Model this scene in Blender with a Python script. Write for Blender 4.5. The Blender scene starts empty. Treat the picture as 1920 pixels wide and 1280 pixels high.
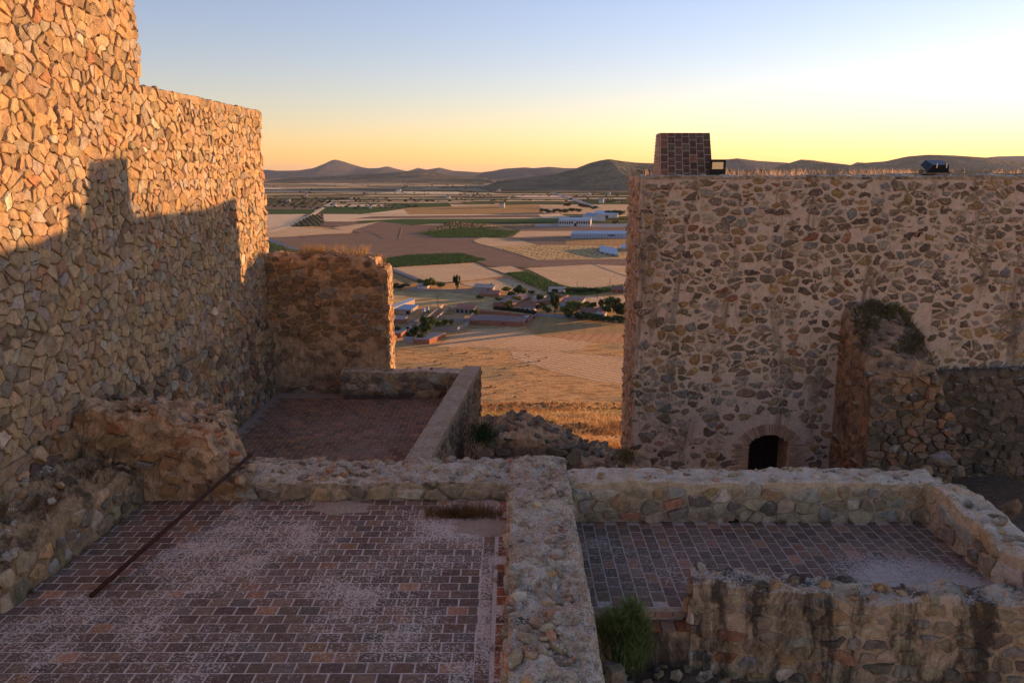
import bpy, math, random
import numpy as np
from mathutils import Vector, Matrix

# ------------------------------------------------------------------ camera, world, sun, exposure
sc = bpy.context.scene
col = sc.collection
CZ = 5.76                                   # eye height above the near terrace floor (z = 0)
FP = 1500.0                                 # focal length in photo pixels (1920 wide)
PITCH = math.atan(315.0 / FP)
cam_d = bpy.data.cameras.new("camera"); cam = bpy.data.objects.new("camera", cam_d); col.objects.link(cam)
cam.location = (0, 0, CZ); cam.rotation_euler = (math.pi / 2 - PITCH, 0, 0)
cam_d.sensor_width = 36; cam_d.lens = FP / 1920 * 36; cam_d.clip_start = 0.1; cam_d.clip_end = 90000
sc.camera = cam

SUN_DIR = Vector((12.4, 7.5, 0)).normalized()
SUN_EL = math.radians(3.3)
sun_vec = Vector((SUN_DIR.x * math.cos(SUN_EL), SUN_DIR.y * math.cos(SUN_EL), math.sin(SUN_EL)))
w = bpy.data.worlds.new("World"); sc.world = w; w.use_nodes = True
wn = w.node_tree; bg = wn.nodes["Background"]
sky = wn.nodes.new("ShaderNodeTexSky"); sky.sky_type = 'NISHITA'; sky.sun_disc = False
sky.sun_elevation = SUN_EL; sky.sun_rotation = math.atan2(SUN_DIR.x, SUN_DIR.y)
sky.altitude = 700; sky.air_density = 1.1; sky.dust_density = 0.15; sky.ozone_density = 1.8
bg.inputs["Strength"].default_value = 0.15
tint = wn.nodes.new("ShaderNodeMix"); tint.data_type = 'RGBA'; tint.blend_type = 'MULTIPLY'; tint.inputs[0].default_value = 1.0
tint.inputs[7].default_value = (1.04, 0.86, 1.12, 1)
wn.links.new(sky.outputs[0], tint.inputs[6]); wn.links.new(tint.outputs[2], bg.inputs[0])
sl = bpy.data.lights.new("sun", 'SUN'); sun = bpy.data.objects.new("sun", sl); col.objects.link(sun)
sl.energy = 3.1; sl.angle = math.radians(0.5); sl.color = (1.0, 0.53, 0.235)
sun.rotation_euler = (-sun_vec).to_track_quat('-Z', 'Y').to_euler(); sun.location = (60, 40, 30)
sc.view_settings.view_transform = 'Standard'; sc.view_settings.look = 'None'
sc.view_settings.gamma = 1; sc.view_settings.use_curve_mapping = False
sc.view_settings.exposure = 1.42
sc.render.engine = 'CYCLES'
sc.cycles.use_denoising = True; sc.cycles.max_bounces = 6; sc.cycles.diffuse_bounces = 4
sc.cycles.volume_bounces = 0; sc.cycles.transparent_max_bounces = 8
sc.cycles.use_fast_gi = False

# ------------------------------------------------------------------ measuring the place
def ray(px, py):
    dx, dy = (px - 960) / FP, (640 - py) / FP
    c, s = math.cos(PITCH), math.sin(PITCH)
    return Vector((dx, c + dy * s, -s + dy * c))
PLAIN = CZ - 85.0
def G(px, py, z=None):                      # point of the plain (or of a level z) seen at a photo pixel
    z = PLAIN if z is None else z
    d = ray(px, py); t = (z - CZ) / d.z
    return Vector((d.x * t, d.y * t, z))
def atY(px, py, Y):
    d = ray(px, py); t = Y / d.y
    return Vector((d.x * t, Y, CZ + d.z * t))

# ------------------------------------------------------------------ numpy noise
def _hash(ix, iy, iz, seed):
    h = (ix * 374761393 + iy * 668265263 + iz * 2147483647 + seed * 974711) & 0xFFFFFFFF
    h = ((h ^ (h >> 13)) * 1274126177) & 0xFFFFFFFF
    h = h ^ (h >> 16)
    return (h & 0xFFFF) / 65535.0
def vnoise(p, seed=0):
    p = np.asarray(p, float); i = np.floor(p).astype(np.int64); f = p - i; f = f * f * (3 - 2 * f)
    r = 0
    for a in (0, 1):
        for b in (0, 1):
            for c in (0, 1):
                wgt = (f[:, 0] if a else 1 - f[:, 0]) * (f[:, 1] if b else 1 - f[:, 1]) * (f[:, 2] if c else 1 - f[:, 2])
                r = r + wgt * _hash(i[:, 0] + a, i[:, 1] + b, i[:, 2] + c, seed)
    return r * 2 - 1
def fbm(p, seed=0, octaves=4, gain=0.5):
    p = np.asarray(p, float); r = np.zeros(len(p)); a = 1.0; s = 0
    for k in range(octaves):
        r += a * vnoise(p * 2 ** k + k * 17.3, seed + k); s += a; a *= gain
    return r / s

# ------------------------------------------------------------------ objects
def empty(name, loc=(0, 0, 0), label=None, cat=None, group=None, kind=None):
    o = bpy.data.objects.new(name, None); col.objects.link(o); o.location = loc
    tag(o, label, cat, group, kind); return o
def tag(o, label=None, cat=None, group=None, kind=None):
    if label: o["label"] = label
    if cat: o["category"] = cat
    if group: o["group"] = group
    if kind: o["kind"] = kind
    return o
def wloc(o):
    v = Vector((0, 0, 0))
    while o is not None:
        v += o.location; o = o.parent
    return v
def mk(name, verts, faces, mat, parent=None, cols=None, smooth=False, own_origin=False):
    """link one mesh object; verts are in world coordinates"""
    V = np.asarray(verts, dtype=float).reshape(-1, 3)
    base = np.array(wloc(parent)) if parent is not None else np.zeros(3)
    off = V.mean(axis=0) if own_origin else base
    me = bpy.data.meshes.new(name)
    me.from_pydata((V - off).tolist(), [], faces if isinstance(faces, list) else faces.tolist())
    if cols is not None:
        c = np.asarray(cols, dtype=np.float32)
        if c.ndim == 1: c = np.tile(c, (len(V), 1))
        if c.shape[1] == 3: c = np.hstack([c, np.ones((len(c), 1), np.float32)])
        at = me.attributes.new("Col", 'FLOAT_COLOR', 'POINT'); at.data.foreach_set("color", c.astype(np.float32).ravel())
    if smooth:
        me.polygons.foreach_set("use_smooth", [True] * len(me.polygons))
    me.materials.append(mat)
    o = bpy.data.objects.new(name, me); col.objects.link(o)
    if parent is not None: o.parent = parent
    if own_origin: o.location = Vector(off - base)
    return o
class MB:
    """collects pieces of ONE part"""
    def __init__(s): s.v = []; s.f = []; s.c = []; s.n = 0
    def add(s, verts, faces, c=(1, 1, 1)):
        k = s.n; s.v.extend([tuple(p) for p in verts]); s.f.extend([[i + k for i in f] for f in faces])
        s.c.extend([tuple(c[:3])] * len(verts)); s.n += len(verts)
    def box(s, x0, x1, y0, y1, z0, z1, c=(1, 1, 1)):
        s.add([(x0, y0, z0), (x1, y0, z0), (x1, y1, z0), (x0, y1, z0), (x0, y0, z1), (x1, y0, z1), (x1, y1, z1), (x0, y1, z1)], BOXF, c)
    def prism(s, foot, z0, z1, c=(1, 1, 1)):
        n = len(foot); z1s = z1 if hasattr(z1, '__len__') else [z1] * n
        v = [(p[0], p[1], z0) for p in foot] + [(p[0], p[1], z1s[i]) for i, p in enumerate(foot)]
        s.add(v, [[i, (i + 1) % n, n + (i + 1) % n, n + i] for i in range(n)] + [list(range(n, 2 * n)), list(range(n))[::-1]], c)
    def tube(s, pts, r, n=8, c=(1, 1, 1), r1=None):
        pts = [Vector(p) for p in pts]; vs = []; m = len(pts)
        for i, p in enumerate(pts):
            d = (pts[min(i + 1, m - 1)] - pts[max(i - 1, 0)]).normalized()
            a = d.orthogonal().normalized(); b = d.cross(a)
            rr = r if r1 is None else r + (r1 - r) * i / (m - 1)
            vs += [p + (a * math.cos(t) + b * math.sin(t)) * rr for t in [2 * math.pi * k / n for k in range(n)]]
        fs = [[i * n + k, i * n + (k + 1) % n, (i + 1) * n + (k + 1) % n, (i + 1) * n + k] for i in range(m - 1) for k in range(n)]
        fs += [list(range(n))[::-1], list(range((m - 1) * n, m * n))]
        s.add(vs, fs, c)
    def build(s, name, mat, parent=None, smooth=False, own_origin=False):
        return mk(name, s.v, s.f, mat, parent, s.c, smooth, own_origin)
BOXF = [[0, 3, 2, 1], [4, 5, 6, 7], [0, 1, 5, 4], [1, 2, 6, 5], [2, 3, 7, 6], [3, 0, 4, 7]]

# ------------------------------------------------------------------ materials
class NT:
    def __init__(s, name):
        s.m = bpy.data.materials.new(name); s.m.use_nodes = True; s.t = s.m.node_tree
        s.b = s.t.nodes["Principled BSDF"]; s.b.inputs["Roughness"].default_value = 0.9
        s.b.inputs["Specular IOR Level"].default_value = 0.2
        s.pos = s.n("ShaderNodeNewGeometry").outputs["Position"]
    def n(s, t, **k):
        x = s.t.nodes.new(t)
        for a, b in k.items(): setattr(x, a, b)
        return x
    def put(s, sock, v):
        if hasattr(v, "is_output"): s.t.links.new(v, sock)
        elif hasattr(v, "__len__") and len(v) == 3 and sock.type == 'RGBA': sock.default_value = (*v, 1)
        else: sock.default_value = v
    def noise(s, scale, detail=4, rough=0.55, vec=None, dist=0.0):
        x = s.n("ShaderNodeTexNoise"); s.put(x.inputs["Vector"], vec or s.pos)
        for k, v in (("Scale", scale), ("Detail", detail), ("Roughness", rough), ("Distortion", dist)): x.inputs[k].default_value = v
        return x.outputs["Fac"]
    def voro(s, scale, vec=None, feature='F1', out="Distance"):
        x = s.n("ShaderNodeTexVoronoi", feature=feature); s.put(x.inputs["Vector"], vec or s.pos); x.inputs["Scale"].default_value = scale
        return x.outputs[out]
    def math(s, op, a, b=0.5, clamp=False):
        x = s.n("ShaderNodeMath", operation=op, use_clamp=clamp); s.put(x.inputs[0], a); s.put(x.inputs[1], b); return x.outputs[0]
    def step(s, v, lo, hi, a=0.0, b=1.0):
        x = s.n("ShaderNodeMapRange", interpolation_type='SMOOTHSTEP'); s.put(x.inputs[0], v)
        for i, q in enumerate((lo, hi, a, b)): x.inputs[i + 1].default_value = q
        return x.outputs[0]
    def lin(s, v, lo, hi, a=0.0, b=1.0):
        x = s.n("ShaderNodeMapRange"); s.put(x.inputs[0], v)
        for i, q in enumerate((lo, hi, a, b)): x.inputs[i + 1].default_value = q
        return x.outputs[0]
    def mix(s, f, a, b, mode='MIX'):
        x = s.n("ShaderNodeMix", data_type='RGBA', blend_type=mode); s.put(x.inputs[0], f); s.put(x.inputs[6], a); s.put(x.inputs[7], b); return x.outputs[2]
    def grey(s, v):
        x = s.n("ShaderNodeCombineColor"); [s.put(x.inputs[i], v) for i in range(3)]; return x.outputs[0]
    def attr(s, name="Col"):
        return s.n("ShaderNodeAttribute", attribute_name=name).outputs["Color"]
    def ocol(s):
        return s.n("ShaderNodeObjectInfo").outputs["Color"]
    def mapped(s, scale=(1, 1, 1), rot=(0, 0, 0), loc=(0, 0, 0)):
        x = s.n("ShaderNodeMapping"); s.put(x.inputs[0], s.pos); x.inputs[1].default_value = loc; x.inputs[2].default_value = rot; x.inputs[3].default_value = scale
        return x.outputs[0]
    def up(s):
        x = s.n("ShaderNodeSeparateXYZ"); s.t.links.new(s.n("ShaderNodeNewGeometry").outputs["Normal"], x.inputs[0]); return x.outputs[2]
    def bump(s, h, strength=0.5, dist=0.02):
        x = s.n("ShaderNodeBump"); x.inputs["Strength"].default_value = strength; x.inputs["Distance"].default_value = dist
        s.put(x.inputs["Height"], h); s.t.links.new(x.outputs[0], s.b.inputs["Normal"])
    def fuzz(s, scale, k):                   # standing straw, clods, scrub: facets that face every way
        x = s.n("ShaderNodeTexNoise"); s.t.links.new(s.pos, x.inputs["Vector"]); x.inputs["Scale"].default_value = scale; x.inputs["Detail"].default_value = 2
        a = s.n("ShaderNodeVectorMath", operation='SUBTRACT'); s.t.links.new(x.outputs["Color"], a.inputs[0]); a.inputs[1].default_value = (.5, .5, .5)
        m = s.n("ShaderNodeVectorMath", operation='MULTIPLY'); s.t.links.new(a.outputs[0], m.inputs[0]); m.inputs[1].default_value = (k, k, k * .3)
        g = s.n("ShaderNodeVectorMath", operation='ADD'); s.t.links.new(m.outputs[0], g.inputs[0]); s.t.links.new(s.n("ShaderNodeNewGeometry").outputs["Normal"], g.inputs[1])
        q = s.n("ShaderNodeVectorMath", operation='NORMALIZE'); s.t.links.new(g.outputs[0], q.inputs[0]); s.t.links.new(q.outputs[0], s.b.inputs["Normal"])
        if hasattr(s.m, "use_bump_map_correction"): s.m.use_bump_map_correction = False
        if hasattr(s.m, "cycles") and hasattr(s.m.cycles, "use_bump_map_correction"): s.m.cycles.use_bump_map_correction = False
    def done(s, c):
        s.put(s.b.inputs["Base Color"], c); return s.m

WARM = (1.14, 1.02, .79)                      # warm tint put into all masonry colours to offset the bluish skylight
def masonry(name, base=None, var=0.45, scale=7.0, lichen=None, lich_up=None, stain=None, blotch=None, bump=0.7, dist=0.02, streaks=None):
    """stone or mortar: own colour x grain, lichen crusts (colour, threshold, scale), stains (colour, threshold, scale)"""
    n = NT(name)
    c = n.mix(1.0, n.attr(), n.ocol(), 'MULTIPLY') if base is None else n.mix(0.0, base, base)
    a = n.noise(scale, 7, 0.62); f = n.noise(scale * 7, 4, 0.6)
    c = n.mix(1.0, c, n.grey(n.lin(a, 0.25, 0.75, 1 - var, 1 + var)), 'MULTIPLY')
    c = n.mix(1.0, c, n.grey(n.lin(f, 0.3, 0.7, 0.72, 1.28)), 'MULTIPLY')
    if blotch: c = n.mix(n.step(n.noise(blotch[2], 5, 0.6), blotch[1] - .07, blotch[1] + .09), c, blotch[0])
    if stain: c = n.mix(n.math('MULTIPLY', n.step(n.noise(stain[2], 6, 0.65), stain[1] - .05, stain[1] + .12), stain[3] if len(stain) > 3 else 0.8), c, stain[0])
    if streaks:
        sm = n.mapped(scale=streaks[3]); k = n.step(n.noise(streaks[2], 8, 0.72, sm, .6), streaks[1] - .04, streaks[1] + .10)
        c = n.mix(n.math('MULTIPLY', k, 0.88), c, streaks[0])
    for L, onup in ((lichen, False), (lich_up, True)):
        if not L: continue
        lf = n.noise(L[2], 6, 0.7); lo = n.noise(L[2] * 0.08, 3)
        v = n.math('ADD', lf, n.lin(lo, 0.3, 0.7, -0.09, 0.09))
        if onup: v = n.math('ADD', v, n.lin(n.up(), 0.2, 0.9, -0.25, 0.0))
        k = n.step(v, L[1] - .015, L[1] + .035)
        c = n.mix(n.math('MULTIPLY', k, 0.85), c, L[0])
    h = n.math('ADD', n.math('MULTIPLY', a, 1.0), n.math('MULTIPLY', f, 0.35))
    n.bump(h, bump, dist)
    return n.done(n.mix(1.0, c, WARM, 'MULTIPLY'))

M_TOWER = masonry("tower_stone", None, 0.42, 7, lichen=((.50, .42, .31), .70, 26), stain=((.10, .085, .065), .66, 3.0, .5), bump=1.0, dist=.055)
M_TOWERCORE = masonry("tower_joint_earth", (.23, .17, .12), 0.4, 8)
M_KEEP = masonry("keep_stone", None, 0.50, 9, lichen=((.47, .39, .33), .59, 15), bump=0.9, dist=.02)
M_KEEPMORTAR = masonry("keep_mortar", (.56, .45, .39), 0.20, 5, stain=((.17, .135, .11), .68, 1.3, .6), bump=0.8, dist=.02,
                       streaks=((.15, .12, .10), .565, 1.0, (1.0, 1.0, .18)))
M_RUIN = masonry("ruin_stone", None, 0.45, 8, lich_up=((.50, .455, .42), .53, 28), lichen=((.50, .46, .42), .66, 30), stain=((.055, .05, .045), .63, 2.4, .7), bump=0.9, dist=.02)
M_RUINMORTAR = masonry("ruin_mortar", (.50, .395, .30), 0.36, 6, lich_up=((.64, .60, .56), .50, 38), stain=((.09, .075, .06), .60, 1.8, .7), bump=1.0, dist=.03)
M_CAP = masonry("lichen_wall_top", (.41, .33, .25), 0.6, 10, lich_up=((.66, .62, .58), .497, 38), stain=((.06, .052, .045), .56, 3.2, .8), bump=1.0, dist=.045)
M_CLAY = masonry("clay_mortar", (.45, .31, .21), 0.50, 5, lichen=((.46, .40, .33), .66, 24), stain=((.09, .075, .06), .54, 1.7, .75), bump=1.0, dist=.035)
M_BUTT = masonry("reddish_clay_core", (.31, .215, .15), 0.50, 5, lichen=((.40, .36, .31), .66, 24), stain=((.07, .06, .05), .52, 1.9, .8), bump=1.0, dist=.035)
M_STAINED = masonry("stained_mortar", (.47, .355, .265), 0.34, 6, lich_up=((.46, .43, .41), .50, 24), bump=1.0, dist=.03,
                    streaks=((.04, .033, .03), .475, 1.0, (1.5, 1.5, .36)))
M_STAINSTONE = masonry("stained_stone", None, 0.42, 8, lichen=((.46, .43, .40), .68, 30), bump=0.9, dist=.02,
                       streaks=((.04, .033, .03), .485, 1.0, (1.5, 1.5, .36)))
M_ROCK = masonry("loose_rock", None, 0.42, 5, lichen=((.46, .42, .38), .64, 16), bump=0.9, dist=.03)
M_BRICK = masonry("red_brick", None, 0.30, 12, bump=0.5, dist=.008)
M_SOIL = masonry("pit_soil", (.16, .12, .09), 0.5, 6, lichen=((.3, .27, .24), .66, 20), bump=1.0, dist=.05)

def tile_mat(name, thr, lo_scale, amount, lichen=(.60, .54, .51), clean=None):
    n = NT(name)
    c = n.mix(1.0, n.attr(), n.ocol(), 'MULTIPLY')
    a = n.noise(14, 6, 0.6)
    c = n.mix(1.0, c, n.grey(n.lin(a, 0.25, 0.75, 0.6, 1.4)), 'MULTIPLY')
    fine = n.noise(30, 6, 0.76); low = n.noise(lo_scale, 4, 0.6)
    v = n.math('ADD', fine, n.lin(low, 0.3, 0.7, -amount, amount))
    if clean: v = n.math('ADD', v, clean(n))
    k = n.step(v, thr - .006, thr + .014)
    c = n.mix(n.math('MULTIPLY', k, .88), c, lichen)
    spots = n.voro(11); sp = n.math('MULTIPLY', n.step(spots, .10, .15, 1, 0), n.step(n.noise(3.0, 2), .48, .56))
    c = n.mix(n.math('MULTIPLY', sp, .75), c, (.43, .38, .31))
    n.bump(n.math('ADD', a, n.math('MULTIPLY', k, .5)), .5, .008)
    return n.done(n.mix(1.0, c, (1.28, 1.09, .85), 'MULTIPLY'))
def joint_mat(name, colr):
    n = NT(name); a = n.noise(20, 6, .65)
    c = n.mix(1.0, colr, n.grey(n.lin(a, .25, .75, .62, 1.35)), 'MULTIPLY'); n.bump(a, .7, .015); return n.done(n.mix(1.0, c, (1.18, 1.05, .86), 'MULTIPLY'))
def clean_triangle(n):                       # the swept wedge of floor on the wall side of the iron bar
    s = n.n("ShaderNodeSeparateXYZ"); n.t.links.new(n.pos, s.inputs[0])
    d = n.math('SUBTRACT', s.outputs[0], n.math('ADD', n.math('MULTIPLY', s.outputs[1], 1.09 / 3.57), -5.84 - 10.13 * 1.09 / 3.57))
    e = n.math('MULTIPLY', n.step(d, -.12, .0, 1, 0), n.step(s.outputs[1], 10.2, 10.5))
    return n.math('MULTIPLY', e, -.30)
def lime_patch(n):
    s = n.n("ShaderNodeVectorMath", operation='DISTANCE'); n.t.links.new(n.pos, s.inputs[0]); s.inputs[1].default_value = (6.35, 11.2, -.43)
    return n.step(s.outputs["Value"], .5, 1.7, .24, 0)
M_TILE_A = tile_mat("terrace_tile", .550, .55, .13, clean=clean_triangle)
M_TILE_B = tile_mat("lower_terrace_tile", .63, .45, .10, lichen=(.48, .45, .45), clean=lime_patch)
M_TILE_C = tile_mat("far_terrace_tile", .60, .40, .13, lichen=(.36, .29, .26))
M_JOINT = joint_mat("lime_joint", (.60, .52, .48)); M_JOINT_C = joint_mat("earthy_joint", (.33, .26, .215))
M_JOINT_B = joint_mat("pale_lime_joint", (.44, .39, .36))

def plain(name, c, rough=.6, metal=0, var=.15, scale=6):
    n = NT(name); a = n.noise(scale, 5, .6); k = n.mix(1.0, c, n.grey(n.lin(a, .25, .75, 1 - var, 1 + var)), 'MULTIPLY')
    n.b.inputs["Roughness"].default_value = rough; n.b.inputs["Metallic"].default_value = metal; n.bump(a, .2, .01); return n.done(k)
M_RUST = plain("rusty_iron", (.075, .03, .018), .7, .3, .6, 30)
M_WOOD = plain("dark_wood", (.035, .018, .012), .7, 0, .4, 10)
M_BLACK = plain("black_housing", (.02, .02, .022), .45, 0, .2)
M_STEELBLUE = plain("bluish_housing", (.035, .042, .05), .4, .3, .2)
M_GLASS = NT("lamp_glass"); M_GLASS.b.inputs["Roughness"].default_value = .08; M_GLASS.b.inputs["Metallic"].default_value = .6
M_GLASS = M_GLASS.done((.55, .58, .60))

def leafmat(name, var=.4, trans=.35, scale=3):
    n = NT(name); c = n.mix(1.0, n.attr(), n.ocol(), 'MULTIPLY')
    c = n.mix(1.0, c, n.grey(n.lin(n.noise(scale, 3), .3, .7, 1 - var, 1 + var)), 'MULTIPLY')
    tr = n.n("ShaderNodeBsdfTranslucent"); n.put(tr.inputs["Color"], c)
    mx = n.n("ShaderNodeMixShader"); mx.inputs[0].default_value = trans
    n.t.links.new(n.b.outputs[0], mx.inputs[1]); n.t.links.new(tr.outputs[0], mx.inputs[2])
    n.t.links.new(mx.outputs[0], n.t.nodes["Material Output"].inputs["Surface"])
    return n.done(c)
M_LEAF = leafmat("foliage"); M_DRY = leafmat("dry_grass", .3, .45, 2)
M_BARK = plain("bark", (.07, .05, .035), .9, 0, .4, 4)

# ------------------------------------------------------------------ stones
def clip(poly, nx, ny, d):
    out = []; n = len(poly)
    for i in range(n):
        a = poly[i]; b = poly[(i + 1) % n]
        da = a[0] * nx + a[1] * ny - d; db = b[0] * nx + b[1] * ny - d
        if da <= 0: out.append(a)
        if (da < 0 < db) or (db < 0 < da):
            t = da / (da - db); out.append((a[0] + (b[0] - a[0]) * t, a[1] + (b[1] - a[1]) * t))
    return out
def cells(u0, u1, v0, v1, su, sv, rnd, jit=.40, drop=.10, extra=.0):
    nu = int((u1 - u0) / su) + 3; nv = int((v1 - v0) / sv) + 3
    S = {}
    for j in range(-2, nv + 1):
        for i in range(-2, nu + 1):
            if rnd.random() < drop: continue
            S[(i, j)] = (i + .5 * (j & 1) + rnd.uniform(-jit, jit), j + rnd.uniform(-jit, jit) * .8)
    for i in range(int(extra * nu * nv)):
        a, b = rnd.uniform(0, nu), rnd.uniform(0, nv); S[(int(a), int(b), i)] = (a, b)
    grid = {}
    for k, q in S.items(): grid.setdefault((math.floor(q[0]), math.floor(q[1])), []).append((k, q))
    res = []
    for key, (x, y) in S.items():
        i, j = key[0], key[1]; gi, gj = math.floor(x), math.floor(y)
        if i < 0 or j < 0: continue
        poly = [(x - 2, y - 2), (x + 2, y - 2), (x + 2, y + 2), (x - 2, y + 2)]
        nb = sorted(((q[0] - x) ** 2 + (q[1] - y) ** 2, q) for a in range(-2, 3) for b in range(-2, 3) for k, q in grid.get((gi + a, gj + b), ()) if k != key)
        for d2, q in nb:
            R = max((p[0] - x) ** 2 + (p[1] - y) ** 2 for p in poly)
            if d2 > 4 * R: break
            nx, ny = q[0] - x, q[1] - y
            poly = clip(poly, nx, ny, (q[0] ** 2 + q[1] ** 2 - x * x - y * y) / 2)
        if len(poly) >= 3:
            res.append(((u0 + x * su, v0 + y * sv), [(u0 + p[0] * su, v0 + p[1] * sv) for p in poly]))
    return res
def stone_geo(poly, rnd, gap, back, prot, cut, s2=.72, tilt=.2, rough=.0):
    cx = sum(p[0] for p in poly) / len(poly); cy = sum(p[1] for p in poly) / len(poly)
    q = []
    for p in poly:
        dx, dy = p[0] - cx, p[1] - cy; d = math.hypot(dx, dy) + 1e-6; k = max(.25, 1 - gap / d)
        q.append((cx + dx * k, cy + dy * k))
    n = len(q); o = []
    for i in range(n):
        a, b, c = q[i - 1], q[i], q[(i + 1) % n]
        la = math.hypot(a[0] - b[0], a[1] - b[1]); lc = math.hypot(c[0] - b[0], c[1] - b[1])
        t = cut * rnd.uniform(.6, 1.3)
        if min(la, lc) < .03 or n > 7 and rnd.random() < .4: o.append(b); continue
        o.append((b[0] + (a[0] - b[0]) * t, b[1] + (a[1] - b[1]) * t)); o.append((b[0] + (c[0] - b[0]) * t, b[1] + (c[1] - b[1]) * t))
    if rough and len(o) < 11:
        o2 = []
        for i in range(len(o)):
            a, b = o[i], o[(i + 1) % len(o)]; o2.append(a)
            if math.hypot(a[0] - b[0], a[1] - b[1]) > .13: o2.append(((a[0] + b[0]) / 2, (a[1] + b[1]) / 2))
        o = o2
    if rough: o = [(p[0] + rnd.gauss(0, rough), p[1] + rnd.gauss(0, rough)) for p in o]
    n = len(o); ta, tb = rnd.gauss(0, tilt), rnd.gauss(0, tilt)
    V = [(p[0], p[1], -back) for p in o]
    V += [(cx + (p[0] - cx) * .985, cy + (p[1] - cy) * .985, prot * rnd.uniform(.25, .6)) for p in o]
    V += [(cx + (p[0] - cx) * s2 * rnd.uniform(.9, 1.1), cy + (p[1] - cy) * s2 * rnd.uniform(.9, 1.1), max(.3 * prot, prot * rnd.uniform(.86, 1.04) + ta * (p[0] - cx) + tb * (p[1] - cy))) for p in o]
    V.append((cx, cy, prot * rnd.uniform(.93, 1.06)))
    F = []
    for i in range(n):
        j = (i + 1) % n
        F += [[i, j, n + j, n + i], [n + i, n + j, 2 * n + j, 2 * n + i], [2 * n + i, 2 * n + j, 3 * n]]
    return V, F
def pick(pal, rnd):
    t = rnd.random() * sum(p[0] for p in pal)
    for wgt, c in pal:
        t -= wgt
        if t <= 0: break
    k = rnd.uniform(.78, 1.22); return tuple(min(.75, x * k * rnd.uniform(.95, 1.05)) for x in c)
def visible_score(P, area):
    v = Vector(P) - Vector((0, 0, CZ)); c, s = math.cos(PITCH), math.sin(PITCH)
    zc = v.y * c - v.z * s
    if zc < .5: return 0
    x = v.x / zc * FP; y = (v.y * s + v.z * c) / zc * FP
    if abs(x) > 975 or abs(y) > 655: return area / zc ** 2 * .01
    return area / zc ** 2
def face_stones(parent, O, U, N, ulen, v0, v1, su, sv, accept, pal, mat, seed, gap=(.012, .02), prot=(.03, .09), back=.06, cut=.2,
                n_ind=300, jit=.4, drop=.1, s2=.72, tilt=.2, rough=0., name="stone", V=(0, 0, 1), skip=0.0, extra=0.0, trim=None):
    rnd = random.Random(seed); O = Vector(O); U = Vector(U).normalized(); N = Vector(N).normalized(); V = Vector(V)
    items = []
    for (su_, sv_), poly in cells(0, ulen, v0, v1, su, sv, rnd, jit, drop, extra):
        if not accept(su_, sv_) or rnd.random() < skip: continue
        if trim: poly = trim(su_, sv_, poly)
        if len(poly) < 3: continue
        vv, ff = stone_geo(poly, rnd, rnd.uniform(*gap), back, rnd.uniform(*prot), cut, s2, tilt, rough)
        W = [O + U * p[0] + V * p[1] + N * p[2] for p in vv]
        us = [p[0] for p in poly]; vs = [p[1] for p in poly]
        items.append((visible_score(W[-1], (max(us) - min(us)) * (max(vs) - min(vs)) * abs(N.dot((Vector((0, 0, CZ)) - W[-1]).normalized()))), W, ff, pick(pal, rnd)))
    items.sort(key=lambda t: -t[0])
    for _, W, ff, c in items[:n_ind]:
        mk(name, W, ff, mat, parent, c, own_origin=True)
    rest = MB()
    for _, W, ff, c in items[n_ind:]: rest.add(W, ff, c)
    if rest.n:
        o = rest.build("stone_infill", mat, parent); o["kind"] = "stuff"
    return len(items)

def ico(sub=1):
    import bmesh
    bm = bmesh.new(); bmesh.ops.create_icosphere(bm, subdivisions=sub, radius=1.0)
    v = [tuple(x.co) for x in bm.verts]; f = [[x.index for x in p.verts] for p in bm.faces]; bm.free(); return np.array(v), f
ICO1 = ico(1); ICO2 = ico(2)
def rock_verts(rnd, rough=.10, cuts=9, base=ICO2):
    v = base[0].copy()
    for _ in range(cuts):
        d = np.array([rnd.gauss(0, 1) for _ in range(3)]); d /= np.linalg.norm(d); h = rnd.uniform(.38, .72)
        t = v @ d; m = t > h; v[m] -= np.outer(t[m] - h, d)
    v *= (1 + rough * fbm(v * 1.7 + rnd.uniform(0, 99), rnd.randint(0, 999), 3))[:, None]
    return v * np.array([rnd.uniform(.85, 1.25), rnd.uniform(.7, 1.0), rnd.uniform(.55, .85)])
_r = random.Random(5)
ROCKS = []
for k in range(10):
    me = bpy.data.meshes.new("rock"); me.from_pydata(rock_verts(_r, base=ICO1 if k % 2 else ICO1).tolist(), [], ICO1[1])
    at = me.attributes.new("Col", 'FLOAT_COLOR', 'POINT'); at.data.foreach_set("color", [1.0] * (4 * len(me.vertices)))
    ROCKS.append(me)
_rockmesh = {}
def rock(name, loc, size, rnd, mat, parent=None, c=(.3, .25, .2), squash=1.0):
    k = (rnd.randrange(10), mat.name)
    if k not in _rockmesh:
        me = ROCKS[k[0]].copy(); me.materials.append(mat); _rockmesh[k] = me
    o = bpy.data.objects.new(name, _rockmesh[k]); col.objects.link(o)
    base = wloc(parent) if parent is not None else Vector((0, 0, 0))
    o.parent = parent; o.location = Vector(loc) - base
    o.rotation_euler = (rnd.gauss(0, .3), rnd.gauss(0, .3), rnd.uniform(0, 6.28)); o.scale = (size, size, size * squash); o.color = (*c, 1)
    return o

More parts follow.
